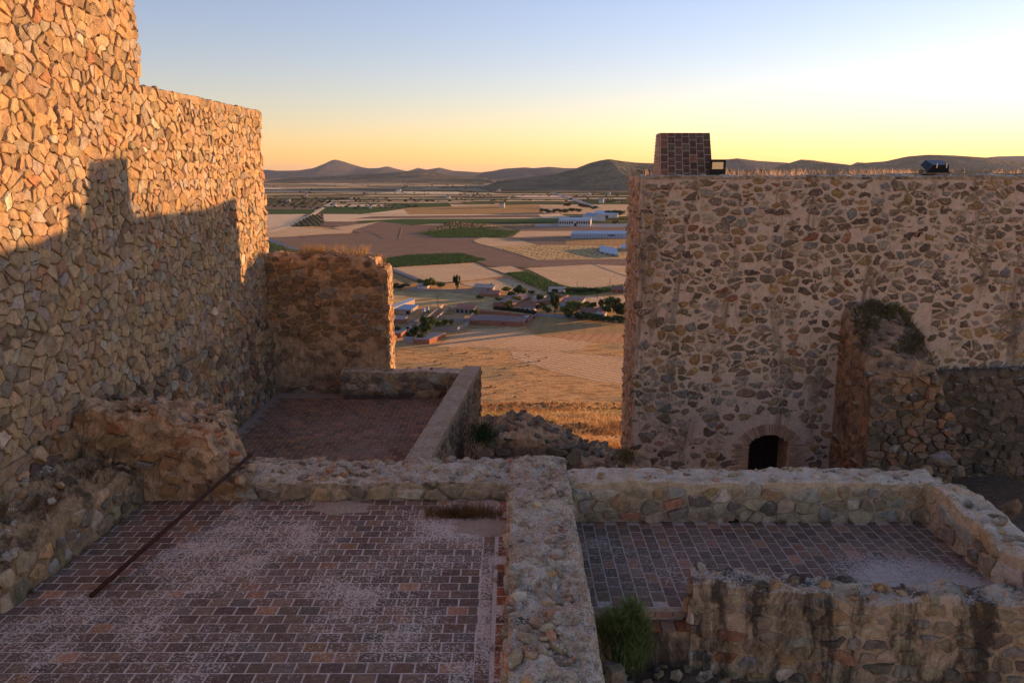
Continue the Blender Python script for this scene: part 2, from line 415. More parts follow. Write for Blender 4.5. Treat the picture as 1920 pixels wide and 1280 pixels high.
def core(name, parent, mat, A, B, thick, z0, top, af=.025, at_=.05, du=.07, seed=0, fseg=10, end_amp=.03):
    """rough wall body: cross-section swept from A to B; the front looks to the side (dy,-dx)"""
    A = np.array(A, float); B = np.array(B, float); L = np.linalg.norm(B - A); D = (B - A) / L; N = np.array([D[1], -D[0]])
    nu = max(3, int(L / du)); nt = max(3, int(thick / du)); us = np.linspace(0, L, nu + 1)
    P = []; ns = fseg + 1 + nt + 4
    for u in us:
        for k in range(ns):
            if k <= fseg: wv = 0.0; t = k / fseg
            elif k <= fseg + nt: wv = thick * (k - fseg) / nt; t = 1
            else: wv = thick; t = 1 - (k - fseg - nt) / 4
            zt = top(u, wv) if k > fseg - 1 and k <= fseg + nt else top(u, min(wv, thick))
            z = z0 + (zt - z0) * t
            xy = A + D * u - N * wv
            P.append((xy[0], xy[1], z))
    P = np.array(P); K = np.tile(np.arange(ns), nu + 1)
    istop = (K >= fseg) & (K <= fseg + nt)
    n1 = fbm(P * 3.1, seed, 4); n2 = fbm(P * 9.0 + 7, seed + 9, 3)
    hi = np.abs(fbm(P * 6.0 + 31, seed + 4, 3))
    n3 = fbm(P * 21.0 + 3, seed + 13, 2)
    P[:, 2] += np.where(istop, at_ * (n1 * 1.4 + n2 * .7 + hi * .6 + n3 * .35), 0)
    edge = (K == fseg) | (K == fseg + nt)
    P[:, 2] -= np.where(edge, at_ * .5, 0)
    front = K <= fseg
    off = np.where(front, af * (n1 + n2 * .8 + n3 * .4), np.where(K > fseg + nt, -af * n1, 0))
    P[:, 0] += N[0] * off; P[:, 1] += N[1] * off
    F = []
    for i in range(nu):
        for k in range(ns - 1):
            a = i * ns + k; F.append([a, a + ns, a + ns + 1, a + 1])
    F.append(list(range(ns))); F.append([nu * ns + k for k in range(ns)][::-1])
    return mk(name, P, F, mat, parent)
def on_wall(A, B):
    A = Vector((*A, 0)); B = Vector((*B, 0)); D = (B - A).normalized(); return A, D, Vector((D.y, -D.x, 0)), (B - A).length

# palettes (weight, colour)
P_TOWER = [(6, (.42, .32, .22)), (5, (.37, .29, .205)), (3, (.42, .30, .18)), (2.5, (.33, .29, .24)), (1.2, (.38, .35, .32)), (.35, (.55, .49, .42)), (.35, (.40, .23, .15)), (1.2, (.26, .20, .145))]
P_KEEP = [(4, (.19, .15, .115)), (3, (.26, .20, .145)), (1.8, (.30, .20, .105)), (2.6, (.145, .11, .095)), (2, (.26, .235, .215)), (.8, (.20, .195, .20)), (.45, (.28, .14, .09)), (1.6, (.37, .30, .235))]
P_RUIN = [(5, (.34, .265, .19)), (3, (.39, .305, .22)), (1.5, (.40, .265, .15)), (1.8, (.33, .305, .28)), (1.5, (.20, .16, .135)), (1.0, (.48, .41, .345)), (.7, (.38, .19, .12))]
P_DARK = [(4, (.20, .165, .13)), (3, (.25, .205, .16)), (2, (.14, .115, .10)), (1.5, (.32, .22, .14)), (1, (.28, .265, .25))]

# ================================================================== TERRAIN
PRO_D = [-400, -120, 0, 26, 30, 50, 100, 180, 240, 293, 330, 90000]
PRO_Z = [-79.24, -30, -4, -4.0, -5.2, -10.5, -24.2, -47.5, -64.6, PLAIN, PLAIN, PLAIN]
def terr(X, Y):
    z = np.interp(Y, PRO_D, PRO_Z)
    k = np.clip((Y - 28) / 30, 0, 1) * np.clip((288 - Y) / 120, 0, 1)
    P = np.stack([np.asarray(X, float) * .05, np.asarray(Y, float) * .05, np.zeros(len(Y))], 1)
    return z + k * (1.1 * fbm(P, 3, 4) + .22 * fbm(P * 9, 8, 3))
ys = np.concatenate([np.linspace(-400, 20, 22), np.linspace(24, 110, 130), np.linspace(112, 330, 90), np.geomspace(345, 60000, 50)])
xs = np.concatenate([-np.geomspace(60000, 62, 40), np.linspace(-60, 60, 150), np.geomspace(62, 60000, 40)])
XX, YY = np.meshgrid(xs, ys); ZZ = terr(XX.ravel(), YY.ravel())
nx, ny = len(xs), len(ys)
idx = np.arange(nx * ny).reshape(ny, nx)
Q = np.stack([idx[:-1, :-1], idx[:-1, 1:], idx[1:, 1:], idx[1:, :-1]], -1).reshape(-1, 4)
n = NT("dry_grassland")
a = n.noise(.55, 6, .6); b = n.noise(.03, 4, .5); f = n.noise(4.5, 5, .7)
c = n.mix(n.step(a, .40, .62), (.52, .29, .11), (.64, .385, .16))
c = n.mix(n.step(b, .52, .66), c, (.40, .28, .13))
c = n.mix(n.math('MULTIPLY', n.step(n.noise(.20, 8, .72, n.mapped(scale=(.55, 1.6, 1))), .49, .60), .75), c, (.24, .145, .06))
c = n.mix(n.math('MULTIPLY', n.step(f, .52, .66), .6), c, (.16, .10, .045))
n.fuzz(5.0, 8); M_GROUND = n.done(c)
g = mk("ground", np.stack([XX.ravel(), YY.ravel(), ZZ], 1), Q, M_GROUND, smooth=True)
tag(g, "dry golden grass hillside falling to the wide plain", "ground", kind="structure")

# ---- fields of the plain
def field_mat(name, c1, c2, row=None, rot=0., rowamt=.5, mottling=.04, bumpd=2.2):
    n = NT(name); a = n.noise(mottling, 5, .6); f = n.noise(.9, 4, .7)
    c = n.mix(n.step(a, .36, .66), c1, c2)
    c = n.mix(1.0, c, n.grey(n.lin(f, .3, .7, .82, 1.18)), 'MULTIPLY')
    h = f
    if row:
        v = n.mapped(scale=(1, 1, 1), rot=(0, 0, rot)); wv = n.n("ShaderNodeTexWave", wave_type='BANDS', bands_direction='X', wave_profile='SIN')
        n.t.links.new(v, wv.inputs[0])
        for k, q in (("Scale", .314 / row), ("Distortion", 1.3), ("Detail", 1), ("Detail Scale", .02 * row)): wv.inputs[k].default_value = q
        c = n.mix(n.math('MULTIPLY', n.step(wv.outputs["Fac"], .45, .9), rowamt), c, tuple(x * .55 for x in c1)); h = n.math('ADD', f, wv.outputs["Fac"])
    n.fuzz(6.0, bumpd * 3.6); return n.done(c)
F_TAN = field_mat("stubble", (.54, .38, .22), (.60, .44, .27), 7, -.4, .4)
F_TAN2 = field_mat("stubble_rows", (.56, .40, .23), (.62, .46, .28), 5.5, -.6, .7)
F_ROWS = field_mat("harvested_rows", (.60, .385, .20), (.66, .44, .24), 3.6, -.82, .7)
F_PALE = field_mat("pale_stubble", (.62, .48, .31), (.68, .54, .36), 9, .2, .3)
F_BROWN = field_mat("ploughed_earth", (.31, .17, .085), (.36, .205, .11), 6, .25, .2, bumpd=.5)
F_OCHRE = field_mat("ochre_fallow", (.36, .23, .095), (.42, .27, .12), 8, .1, .2)
F_ORANGE = field_mat("orange_earth", (.44, .23, .10), (.50, .28, .13), 5, .3, .3)
F_SCRUB = field_mat("scrub_grass", (.38, .27, .12), (.58, .42, .20), None, mottling=.09)
F_GREEN = field_mat("green_crop", (.07, .11, .022), (.09, .13, .03), 5, .4, .35, bumpd=.8)
F_SOILG = field_mat("vineyard_soil", (.16, .125, .06), (.20, .15, .075), None)
F_ROAD = field_mat("asphalt_road", (.17, .17, .18), (.20, .20, .21), None, bumpd=.05)
F_CONC = field_mat("concrete_yard", (.30, .27, .25), (.34, .30, .27), None, bumpd=.05)
_lvl = [0.015]
def field(pts, mat, name="field", label=None, raw=False):
    _lvl[0] += .002
    P = [p if raw else G(*p) for p in pts]
    lift = .42 if max(p[1] for p in P) > 740 else 0.0
    P = [(p[0], p[1], PLAIN + _lvl[0] * (4 if lift else 1) + lift) for p in P]
    import bmesh
    bm = bmesh.new(); vs = [bm.verts.new(p) for p in P]; fc = bm.faces.new(vs)
    if fc.normal.z < 0: fc.normal_flip()
    bmesh.ops.triangulate(bm, faces=bm.faces[:])
    me = bpy.data.meshes.new(name); bm.normal_update()
    for q in bm.faces:
        if q.normal.z < 0: q.normal_flip()
    bm.to_mesh(me); bm.free(); me.materials.append(mat)
    o = bpy.data.objects.new(name, me); col.objects.link(o); tag(o, label, None, None, "structure"); return o
# far patchwork: strips of crop out to the hills
rnd = random.Random(21); mb = MB()
FARPAL = [(4, (.56, .41, .26)), (2.5, (.70, .55, .37)), (6, (.055, .075, .022)), (2.5, (.20, .125, .08)), (2, (.32, .23, .12)), (4, (.085, .10, .035))]
Y0 = 1350.
while Y0 < 14000:
    dy = Y0 * rnd.uniform(.018, .05); X0 = -Y0 * 1.1
    while X0 < Y0 * 1.3:
        dx = rnd.uniform(90, 480) * (1 + Y0 / 5000); sk = rnd.uniform(-.5, .5) * dy
        mb.add([(X0, Y0, PLAIN + .3), (X0 + dx, Y0 + rnd.uniform(-.1, .1) * dy, PLAIN + .3), (X0 + dx + sk, Y0 + dy, PLAIN + .3), (X0 + sk, Y0 + dy, PLAIN + .3)], [[0, 1, 2, 3]], pick(FARPAL, rnd))
        X0 += dx
    Y0 += dy
n = NT("far_crops"); c = n.mix(1.0, n.attr(), n.grey(n.lin(n.noise(.02, 5), .3, .7, .7, 1.3)), 'MULTIPLY'); n.fuzz(.4, 6)
tag(mb.build("far_fields", n.done(c)), "patchwork of distant farm fields under the hills", None, None, "structure")

TAN, TAN2, ROWS, PALE, BROWN, OCHRE, ORANGE, SCRUB, GREEN, SOILG = F_TAN, F_TAN2, F_ROWS, F_PALE, F_BROWN, F_OCHRE, F_ORANGE, F_SCRUB, F_GREEN, F_SOILG
FIELDS = [
 ([(500, 373), (610, 375), (600, 388), (500, 388)], SOILG), ([(500, 388), (602, 388), (600, 393), (500, 393)], BROWN), ([(500, 393), (590, 393), (585, 402), (500, 403)], GREEN),
 ([(605, 388), (722, 387), (760, 395), (680, 402), (590, 400)], GREEN), ([(722, 384), (840, 380), (850, 390), (770, 394)], GREEN), ([(608, 384), (720, 384), (722, 388), (606, 388)], PALE),
 ([(765, 390), (1010, 383), (1022, 399), (840, 404), (690, 402)], OCHRE), ([(676, 402), (757, 393), (765, 402)], PALE), ([(1010, 384), (1180, 383), (1180, 402), (1022, 402)], TAN),
 ([(500, 404), (572, 402), (545, 425), (500, 440)], PALE), ([(606, 402), (672, 402), (668, 416), (608, 416)], PALE), ([(668, 403), (1050, 402), (1080, 411), (668, 415)], PALE),
 ([(700, 406), (1010, 403), (1015, 408), (660, 411)], BROWN), ([(668, 415), (755, 411), (1085, 410), (1048, 418), (850, 417), (758, 424), (700, 421)], GREEN),
 ([(610, 417), (670, 416), (650, 427), (600, 424)], BROWN), ([(622, 428), (712, 416), (660, 434)], TAN), ([(655, 434), (712, 416), (770, 423), (850, 424), (800, 438), (690, 440)], BROWN),
 ([(500, 441), (535, 425), (662, 433), (658, 438), (560, 443), (578, 449), (505, 452)], TAN2), ([(500, 452), (590, 478), (500, 480)], SOILG),
 ([(500, 455), (560, 444), (690, 437), (800, 438), (893, 443), (1058, 440), (1178, 436), (1178, 522), (1110, 497), (985, 503), (915, 500), (860, 478), (712, 488), (640, 492), (500, 470)], BROWN),
 ([(500, 478), (590, 478), (640, 494), (560, 505), (490, 505)], TAN),
 ([(975, 434), (1048, 430), (1178, 428), (1178, 447), (1058, 443), (960, 446)], TAN), ([(940, 423), (1178, 426), (1178, 434), (980, 434)], BROWN), ([(1003, 421), (1180, 418), (1180, 427), (1003, 426)], F_CONC),
 ([(887, 452), (905, 446), (975, 451), (1010, 460), (960, 463), (918, 463), (895, 457)], TAN2),
 ([(922, 464), (1020, 460), (1060, 461), (1178, 463), (1178, 483), (1040, 488), (1006, 489), (970, 477)], SCRUB), ([(1058, 450), (1178, 448), (1178, 463), (1062, 460)], OCHRE),
 ([(720, 503), (745, 503), (892, 494), (950, 519), (862, 529), (835, 531), (790, 527)], TAN2), ([(862, 529), (955, 520), (1028, 548), (985, 553), (930, 546), (870, 534)], TAN2),
 ([(915, 503), (960, 500), (984, 510), (946, 514)], TAN2), ([(986, 504), (1110, 497), (1178, 521), (1178, 533), (1085, 542), (1050, 536)], TAN2),
 ([(720, 505), (790, 529), (720, 545)], OCHRE), ([(726, 549), (820, 545), (820, 575), (726, 575)], F_SCRUB), ([(822, 546), (900, 552), (940, 565), (925, 580), (850, 578), (822, 575)], F_SCRUB),
 ([(1050, 556), (1178, 552), (1178, 590), (1120, 575), (1080, 565)], TAN),
 ([(985, 613), (1006, 592), (1178, 606), (1178, 616), (1060, 627), (1005, 629)], OCHRE), ([(1005, 629), (1060, 627), (1178, 616), (1178, 646), (1100, 641), (1040, 637)], ORANGE),
 ([(820, 650), (850, 629), (890, 617), (955, 614), (1010, 630), (1108, 642), (1088, 655), (1040, 659), (962, 656), (900, 651)], ROWS),
 ([(958, 658), (1040, 659), (1084, 664), (1190, 699), (1190, 728), (1120, 716), (1060, 702), (1000, 684), (962, 672)], ROWS),
]
def spread_out(p): return [(1600 if x >= 1176 else 250 if x <= 505 and y < 470 else x, y) for x, y in p]   # the fields run on behind the keep and the tower
for p, m in FIELDS[-4:] + FIELDS[:-4]: field(spread_out(p), m)
def ribbon(pts, width, mat, name, label):
    P = [G(*p) for p in pts]; L = []; R = []
    for i, p in enumerate(P):
        d = (P[min(i + 1, len(P) - 1)] - P[max(i - 1, 0)]).normalized(); nrm = Vector((-d.y, d.x, 0)) * width / 2
        L.append(p + nrm); R.append(p - nrm)
    return field(L + R[::-1], mat, name, label, raw=True)
ribbon([(1003, 590), (1060, 594), (1120, 599), (1182, 606), (1400, 628)], 7, F_ROAD, "road", "grey lane running past the brick sheds to the village trees")
ribbon([(700, 495), (725, 503), (760, 516), (795, 530)], 6, F_ROAD, "road", "grey road running straight between stubble and the hedged fields")
ribbon([(500, 448), (545, 466), (585, 478)], 9, F_ROAD, "road", "asphalt road beyond the ruined clay wall")
ribbon([(505, 436), (545, 424), (590, 401), (612, 386), (625, 380)], 12, F_PALE, "path", "pale farm track past the olive grove")
ribbon([(1035, 362), (1070, 372), (1100, 383), (1120, 391)], 22, F_CONC, "road", "far grey road descending from the bare hill")
def verge(pts, wdt=2.2, h=.8):                # raised grassy bank between fields
    P = [G(*p) for p in pts]; mb = MB(); vs = []
    for i, p in enumerate(P):
        d = (P[min(i + 1, len(P) - 1)] - P[max(i - 1, 0)]).normalized(); nrm = Vector((-d.y, d.x, 0)) * wdt / 2
        vs += [p + nrm, p + Vector((0, 0, h)), p - nrm]
    fs = []
    for i in range(len(P) - 1):
        for k in (0, 1): fs.append([3 * i + k, 3 * i + k + 1, 3 * i + k + 4, 3 * i + k + 3])
    mb.add(vs, fs); o = mb.build("field_bank", F_ORANGE); tag(o, None, None, None, "structure")
for p in ([(887, 452), (895, 457), (918, 463), (970, 477), (1006, 489)], [(1110, 496), (1150, 511), (1180, 521)], [(893, 495), (950, 519), (990, 536), (1028, 548)], [(962, 500), (1000, 515), (1050, 535), (1060, 538)],
          [(745, 502), (820, 498), (892, 494)], [(688, 435), (705, 440), (718, 449)], [(754, 427), (748, 449)], [(862, 529), (955, 520)], [(845, 446), (905, 445), (975, 451), (1012, 460)], [(500, 452), (578, 449), (560, 443), (662, 436)]):
    verge(p, 3.0, .9)

def inside(px, py, poly):
    r = np.zeros(len(px), bool); j = len(poly) - 1
    for i in range(len(poly)):
        xi, yi = poly[i]; xj, yj = poly[j]
        r ^= ((yi > py) != (yj > py)) & (px < (xj - xi) * (py - yi) / (yj - yi + 1e-9) + xi); j = i
    return r
OCTV = np.array([(1, 0, 0), (0, 1, 0), (-1, 0, 0), (0, -1, 0), (0, 0, 1)], float); OCTF = np.array([(0, 1, 4), (1, 2, 4), (2, 3, 4), (3, 0, 4)])
def vineyard(name, label, poly, row, step_, rot, size, c, soil=None, seed=1):
    P = [G(*p) for p in poly]; P2 = [(p.x, p.y) for p in P]
    if soil: field(poly, soil)
    cx = np.mean([p[0] for p in P2]); cy = np.mean([p[1] for p in P2]); R = max(math.hypot(p[0] - cx, p[1] - cy) for p in P2)
    rs = np.random.RandomState(seed)
    a, b = np.meshgrid(np.arange(-R, R, row), np.arange(-R, R, step_)); a = a.ravel(); b = b.ravel() + rs.uniform(-.3, .3, a.size) * step_; a = a + rs.uniform(-.08, .08, a.size) * row
    X = cx + a * math.cos(rot) - b * math.sin(rot); Y = cy + a * math.sin(rot) + b * math.cos(rot)
    m = inside(X, Y, P2) & (rs.rand(a.size) > .06); X = X[m]; Y = Y[m]; n = len(X)
    s = size * rs.uniform(.75, 1.25, n); V = np.repeat(OCTV[None], n, 0) * s[:, None, None] * np.array([1, 1, 1.1])
    V += rs.normal(0, .12, V.shape) * s[:, None, None]
    V[:, :, 0] += X[:, None]; V[:, :, 1] += Y[:, None]; V[:, :, 2] += PLAIN + (.15 if cy < 690 else .62)
    F = (OCTF[None] + (np.arange(n) * 5)[:, None, None]).reshape(-1, 3)
    cc = np.repeat((np.array(c)[None] * rs.uniform(.7, 1.35, (n, 1)))[:, None], 5, 1).reshape(-1, 3)
    o = mk(name, V.reshape(-1, 3), F, M_LEAF, None, cc); tag(o, label, "vineyard", None, "stuff")
VG = (.135, .18, .04)
vineyard("vineyard", "green vineyard rows running down beside the white barn", [(948, 513), (985, 510), (1060, 538), (1110, 542), (1178, 534), (1178, 541), (1100, 554), (1055, 552), (1020, 547)], 3.0, 1.3, .95, 1.15, VG, SOILG, 2)
vineyard("vineyard", "bright green vine strip below the brown ploughed field", [(710, 489), (760, 480), (865, 476), (915, 489), (865, 494), (745, 502), (728, 500)], 2.8, 1.6, .3, 1.25, VG, SOILG, 3)
vineyard("vineyard", "dark vineyard lozenge in the middle of the plain", [(785, 438), (830, 432), (868, 428), (975, 435), (950, 446), (820, 446)], 4.0, 2.2, .5, 1.5, VG, SOILG, 4)
vineyard("olive_grove", "olive rows on pale soil above the dark vineyard", [(800, 434), (850, 416), (900, 421), (935, 428), (868, 428), (830, 432)], 10, 8, .5, 1.9, (.07, .085, .04), F_OCHRE, 5)
vineyard("olive_grove", "olive grove beside the pale farm track", [(545, 425), (585, 404), (604, 404), (606, 416), (600, 424)], 9, 6, .3, 2.2, (.06, .08, .03), SOILG, 6)
vineyard("olive_grove", "far olive rows beyond the lit tower edge", [(500, 374), (610, 376), (598, 387), (500, 387)], 20, 11, .2, 2.3, (.06, .075, .035), None, 7)
vineyard("vineyard", "small vine plot beside the asphalt road", [(500, 454), (585, 478), (500, 480)], 6, 2.5, .6, 1.4, VG, None, 8)
vineyard("scrub", "low scrub dotting the rough grassland", [(925, 465), (1020, 461), (1178, 464), (1178, 482), (1006, 488), (970, 477)], 13, 11, .4, 1.0, (.12, .11, .045), None, 9)

# ---- hills
def hill_mat(name, c1, c2, dots=None):
    n = NT(name); a = n.noise(.004, 6, .6); f = n.noise(.03, 5, .6)
    c = n.mix(n.step(a, .38, .62), c1, c2); c = n.mix(1.0, c, n.grey(n.lin(f, .3, .7, .7, 1.3)), 'MULTIPLY')
    if dots: c = n.mix(n.step(n.voro(dots), .25, .42, .85, 0), c, (.03, .04, .018))
    n.fuzz(.06, 2.5); return n.done(c)
H_FAR = hill_mat("far_hill", (.10, .085, .07), (.14, .115, .085)); H_NEAR = hill_mat("scrubby_hill", (.11, .095, .05), (.22, .165, .085), .05)
def hill(label, sil, dist, depth, mat, seed=0):
    pts = sorted((atY(x, y, dist).x, atY(x, y, dist).z) for x, y in sil)
    X = np.linspace(pts[0][0], pts[-1][0], 300); Zr = np.interp(X, [p[0] for p in pts], [p[1] for p in pts])
    k = np.ones(5) / 5; Zr = np.convolve(np.pad(Zr, 2, 'edge'), k, 'valid')
    T = np.linspace(-1, 1, 41); XX, TT = np.meshgrid(X, T); prof = (1 - np.abs(TT)) ** 1.15
    H = (Zr[None] - PLAIN) * prof
    Pn = np.stack([XX.ravel() / depth * 2.2, TT.ravel() * 2.2, np.zeros(XX.size)], 1)
    H = H + np.maximum(H, 0) * .16 * fbm(Pn * 2, seed, 5).reshape(H.shape) * np.sin(np.abs(TT) * math.pi).clip(0, 1)
    edge = np.minimum(1, np.minimum(np.arange(300), 299 - np.arange(300)) / 16.)[None]
    V = np.stack([XX.ravel(), dist + TT.ravel() * depth, (PLAIN - 3 + H * edge).ravel()], 1)
    I = np.arange(V.shape[0]).reshape(41, 300); Fq = np.stack([I[:-1, :-1], I[:-1, 1:], I[1:, 1:], I[1:, :-1]], -1).reshape(-1, 4)
    tag(mk("hill", V, Fq, mat, smooth=True), label, None, None, "structure")
hill("far pointed mountain on the horizon", [(250, 326), (350, 321), (450, 322), (500, 318), (520, 320), (559, 319.5), (588, 315), (609, 306.5), (621, 300.5), (627, 299), (634, 300), (645, 303), (662, 308.5), (678, 313), (690, 315.5), (710, 315), (726, 311.5), (745, 317), (765, 321), (800, 326)], 16000, 2500, H_FAR, 1)
hill("twin low hills beside the pointed mountain", [(740, 326), (770, 319), (784, 314.5), (800, 318), (824, 314), (850, 320), (870, 321), (930, 325)], 14500, 2000, H_FAR, 2)
hill("long flat ridge on the horizon", [(880, 326), (925, 320), (945, 316), (985, 313.5), (1000, 315), (1030, 312.5), (1060, 315), (1100, 315), (1200, 318), (1300, 324)], 12000, 1800, H_FAR, 3)
hill("low wooded rise in front of the mountain", [(520, 334), (600, 331), (660, 328), (720, 324), (752, 321.5), (800, 321), (815, 323), (850, 329), (930, 333)], 8500, 1500, H_NEAR, 4)
hill("bare rounded hill behind the keep", [(900, 342), (985, 333), (1040, 326), (1075, 317), (1105, 305), (1125, 300), (1142, 297.5), (1165, 301), (1190, 304), (1240, 306), (1330, 311), (1420, 322), (1500, 338)], 5200, 1300, H_NEAR, 5)
hill("dusky hills beyond the keep roof", [(1250, 322), (1330, 301), (1360, 299), (1382, 296.5), (1420, 301), (1480, 305), (1510, 308), (1600, 316)], 9500, 1600, H_FAR, 6)
hill("ridge seen over the keep roof grass", [(1430, 322), (1480, 305), (1502, 298.5), (1525, 300), (1545, 303), (1580, 307), (1620, 312)], 7000, 1200, H_NEAR, 7)
hill("broad hill seen behind the tilted floodlight", [(1560, 318), (1620, 305), (1660, 302), (1700, 293), (1740, 289.5), (1790, 291), (1850, 295), (1920, 304), (2010, 312), (2100, 306), (2300, 318)], 7600, 1400, H_NEAR, 8)
hill("pale far ridge at the sunset side", [(1550, 310), (1590, 303), (1640, 306), (1800, 300), (1870, 293), (1920, 292), (2000, 290), (2200, 298), (2600, 310)], 15000, 1800, H_FAR, 9)
hill("long ridge hidden by the lit tower", [(-500, 315), (-200, 308), (0, 312), (200, 318), (330, 325)], 15500, 2000, H_FAR, 10)
# distant trees and hedgerows
rs = np.random.RandomState(4); V = []; n0 = 2600
Yd = 1900 * (1 / (1 - rs.rand(n0) * .78)); Xd = rs.uniform(-.75, .75, n0) * Yd
cl = vnoise(np.stack([Xd / 500, Yd / 260, Xd * 0], 1), 5); m = cl > .05; Xd = Xd[m]; Yd = Yd[m]; n0 = len(Xd)
mb_v = np.repeat(OCTV[None], n0, 0) * (rs.uniform(1.8, 4.2, n0) * (1 + Yd / 9000))[:, None, None] * np.array([1.6, 1.2, 1.1]); mb_v[:, :, 0] += Xd[:, None]; mb_v[:, :, 1] += Yd[:, None]; mb_v[:, :, 2] += PLAIN
tag(mk("far_trees", mb_v.reshape(-1, 3), (OCTF[None] + (np.arange(n0) * 5)[:, None, None]).reshape(-1, 3), M_LEAF, None, np.tile((.03, .042, .018), (n0 * 5, 1))), "dark far-off trees and hedgerows scattered over the plain", "trees", None, "stuff")

exec_village = True
# ================================================================== VILLAGE
M_WALLW = plain("whitewash", (.55, .50, .44), .9, 0, .2, .5); M_WALLG = plain("grey_render", (.33, .28, .24), .9, 0, .25, .5); M_WALLB = plain("brick_wall_far", (.34, .135, .08), .9, 0, .25, .6)
M_WALLT = plain("tan_wall", (.42, .30, .20), .9, 0, .25, .5); M_ROOFB = plain("blue_metal_roof", (.17, .25, .36), .45, .3, .12, .3); M_ROOFR = plain("red_tile_roof", (.27, .12, .085), .9, 0, .25, .7)
M_ROOFG = plain("grey_roof", (.24, .225, .22), .8, 0, .2, .5); M_ROOFD = plain("dark_roof", (.14, .105, .085), .9, 0, .3, .6); M_ROOFM = plain("mauve_roof", (.25, .16, .14), .9, 0, .25, .6)
M_PANE = plain("dark_opening", (.02, .02, .025), .3); M_SILO = plain("galvanised", (.38, .39, .40), .4, .6, .1)
def building(name, label, A, B, C, h, wall, roof, kind="flat", rise=1.0, over=.3, openings=(), group=None, cat="building", chimney=False):
    """A, B, C: photo pixels of three ground corners (near left, near right, far right)"""
    a, b, c = G(*A), G(*B), G(*C); d = a + c - b; foot = [a, b, c, d]
    o = empty(name, ((a.x + c.x) / 2, (a.y + c.y) / 2, PLAIN), label, cat, group)
    z0, z1 = PLAIN, PLAIN + h; cen = (a + c) / 2
    W = MB()
    if kind == "gable":
        m1 = (a + d) / 2; m2 = (b + c) / 2; zr = z1 + rise
        v = [(*p.xy, z0) for p in foot] + [(*p.xy, z1) for p in foot] + [(*m1.xy, zr), (*m2.xy, zr)]
        W.add(v, [[0, 1, 5, 4], [1, 2, 6, 9, 5], [2, 3, 7, 6], [3, 0, 4, 8, 7]])
    elif kind == "gable2":
        m1 = (a + b) / 2; m2 = (c + d) / 2; zr = z1 + rise
        v = [(*p.xy, z0) for p in foot] + [(*p.xy, z1) for p in foot] + [(*m1.xy, zr), (*m2.xy, zr)]
        W.add(v, [[0, 1, 5, 8, 4], [1, 2, 6, 5], [2, 3, 7, 9, 6], [3, 0, 4, 7]])
    elif kind == "mono":
        W.prism([p.xy for p in foot], z0, [z1, z1, z1 + rise, z1 + rise])
    else:
        W.prism([p.xy for p in foot], z0, z1)
    W.build("wall", wall, o)
    def ex(p, k=over): q = (p - cen); return p + q.normalized() * k
    R = MB(); t = .18
    A_, B_, C_, D_ = [ex(p, over * 1.4) for p in foot]
    def sheet(p, q, r, s):
        lo = [tuple(x) for x in (p, q, r, s)]; hi = [(x[0], x[1], x[2] + t) for x in lo]
        R.add(lo + hi, BOXF)
    zl = z1 + .02
    if kind == "gable":
        n1, n2 = (A_ + D_) / 2, (B_ + C_) / 2; zr = z1 + rise + .05
        sheet((*A_.xy, zl - .1), (*B_.xy, zl - .1), (*n2.xy, zr), (*n1.xy, zr)); sheet((*n1.xy, zr), (*n2.xy, zr), (*C_.xy, zl - .1), (*D_.xy, zl - .1))
    elif kind == "gable2":
        n1, n2 = (A_ + B_) / 2, (C_ + D_) / 2; zr = z1 + rise + .05
        sheet((*A_.xy, zl - .1), (*n1.xy, zr), (*n2.xy, zr), (*D_.xy, zl - .1)); sheet((*n1.xy, zr), (*B_.xy, zl - .1), (*C_.xy, zl - .1), (*n2.xy, zr))
    elif kind == "mono":
        sheet((*A_.xy, zl), (*B_.xy, zl), (*C_.xy, zl + rise), (*D_.xy, zl + rise))
    else:
        sheet((*A_.xy, zl), (*B_.xy, zl), (*C_.xy, zl), (*D_.xy, zl))
    rf = R.build("roof", roof, o)
    if chimney:
        q = MB(); e = cen + (b - a) * .15; q.box(e.x - .4, e.x + .4, e.y - .4, e.y + .4, z1, z1 + rise + 1.1); q.build("chimney", M_WALLB, rf)
    u = (b - a); L = u.length; u.normalize(); nn = Vector((u.y, -u.x, 0)); s_ = (c - b); LS = s_.length; s_.normalize(); ns = Vector((s_.y, -s_.x, 0))
    for op in openings:                        # (side, start fraction, width m, z low, z high, kind)
        sd, fr, wd, lo, hi, nm = op
        base, dr, nr, LL = (a, u, nn, L) if sd == 'f' else (b, s_, ns, LS)
        p0 = base + dr * (fr * LL) + nr * .02; p1 = p0 + dr * wd; q = MB()
        q.prism([(p0 + nr * .03).xy, (p1 + nr * .03).xy, (p1 - nr * .15).xy, (p0 - nr * .15).xy], PLAIN + lo, PLAIN + hi); q.build(nm, M_PANE, o)
    return o
def yard_wall(label, pts, h, mat, t=.3, group=None):
    mbw = MB(); P = [G(*p) for p in pts]
    for p, q in zip(P[:-1], P[1:]):
        d = (q - p).normalized(); nr = Vector((-d.y, d.x, 0)) * t / 2; q = q + d * t * .45
        mbw.prism([(p + nr).xy, (p - nr).xy, (q - nr).xy, (q + nr).xy], PLAIN, PLAIN + h)
    o = empty("yard_wall", P[0], label, "wall", group); mbw.build("panel", mat, o)
    cp = MB()
    for p, q in zip(P[:-1], P[1:]):
        d = (q - p).normalized(); nr = Vector((-d.y, d.x, 0)) * (t / 2 + .06); q = q + d * t * .45
        cp.prism([(p + nr).xy, (p - nr).xy, (q - nr).xy, (q + nr).xy], PLAIN + h, PLAIN + h + .1)
    cp.build("coping", M_WALLG, o); return o
Wn = lambda n, lo=1.0, hi=2.0, wd=1.2: [('f', (i + .5) / n - .03, wd, lo, hi, "window") for i in range(n)]
building("brick_hut", "low red brick hut with a flat grey roof below the leafy trees", (776, 645), (805, 645), (836, 632), 2.3, M_WALLB, M_ROOFG, "flat", over=.05)
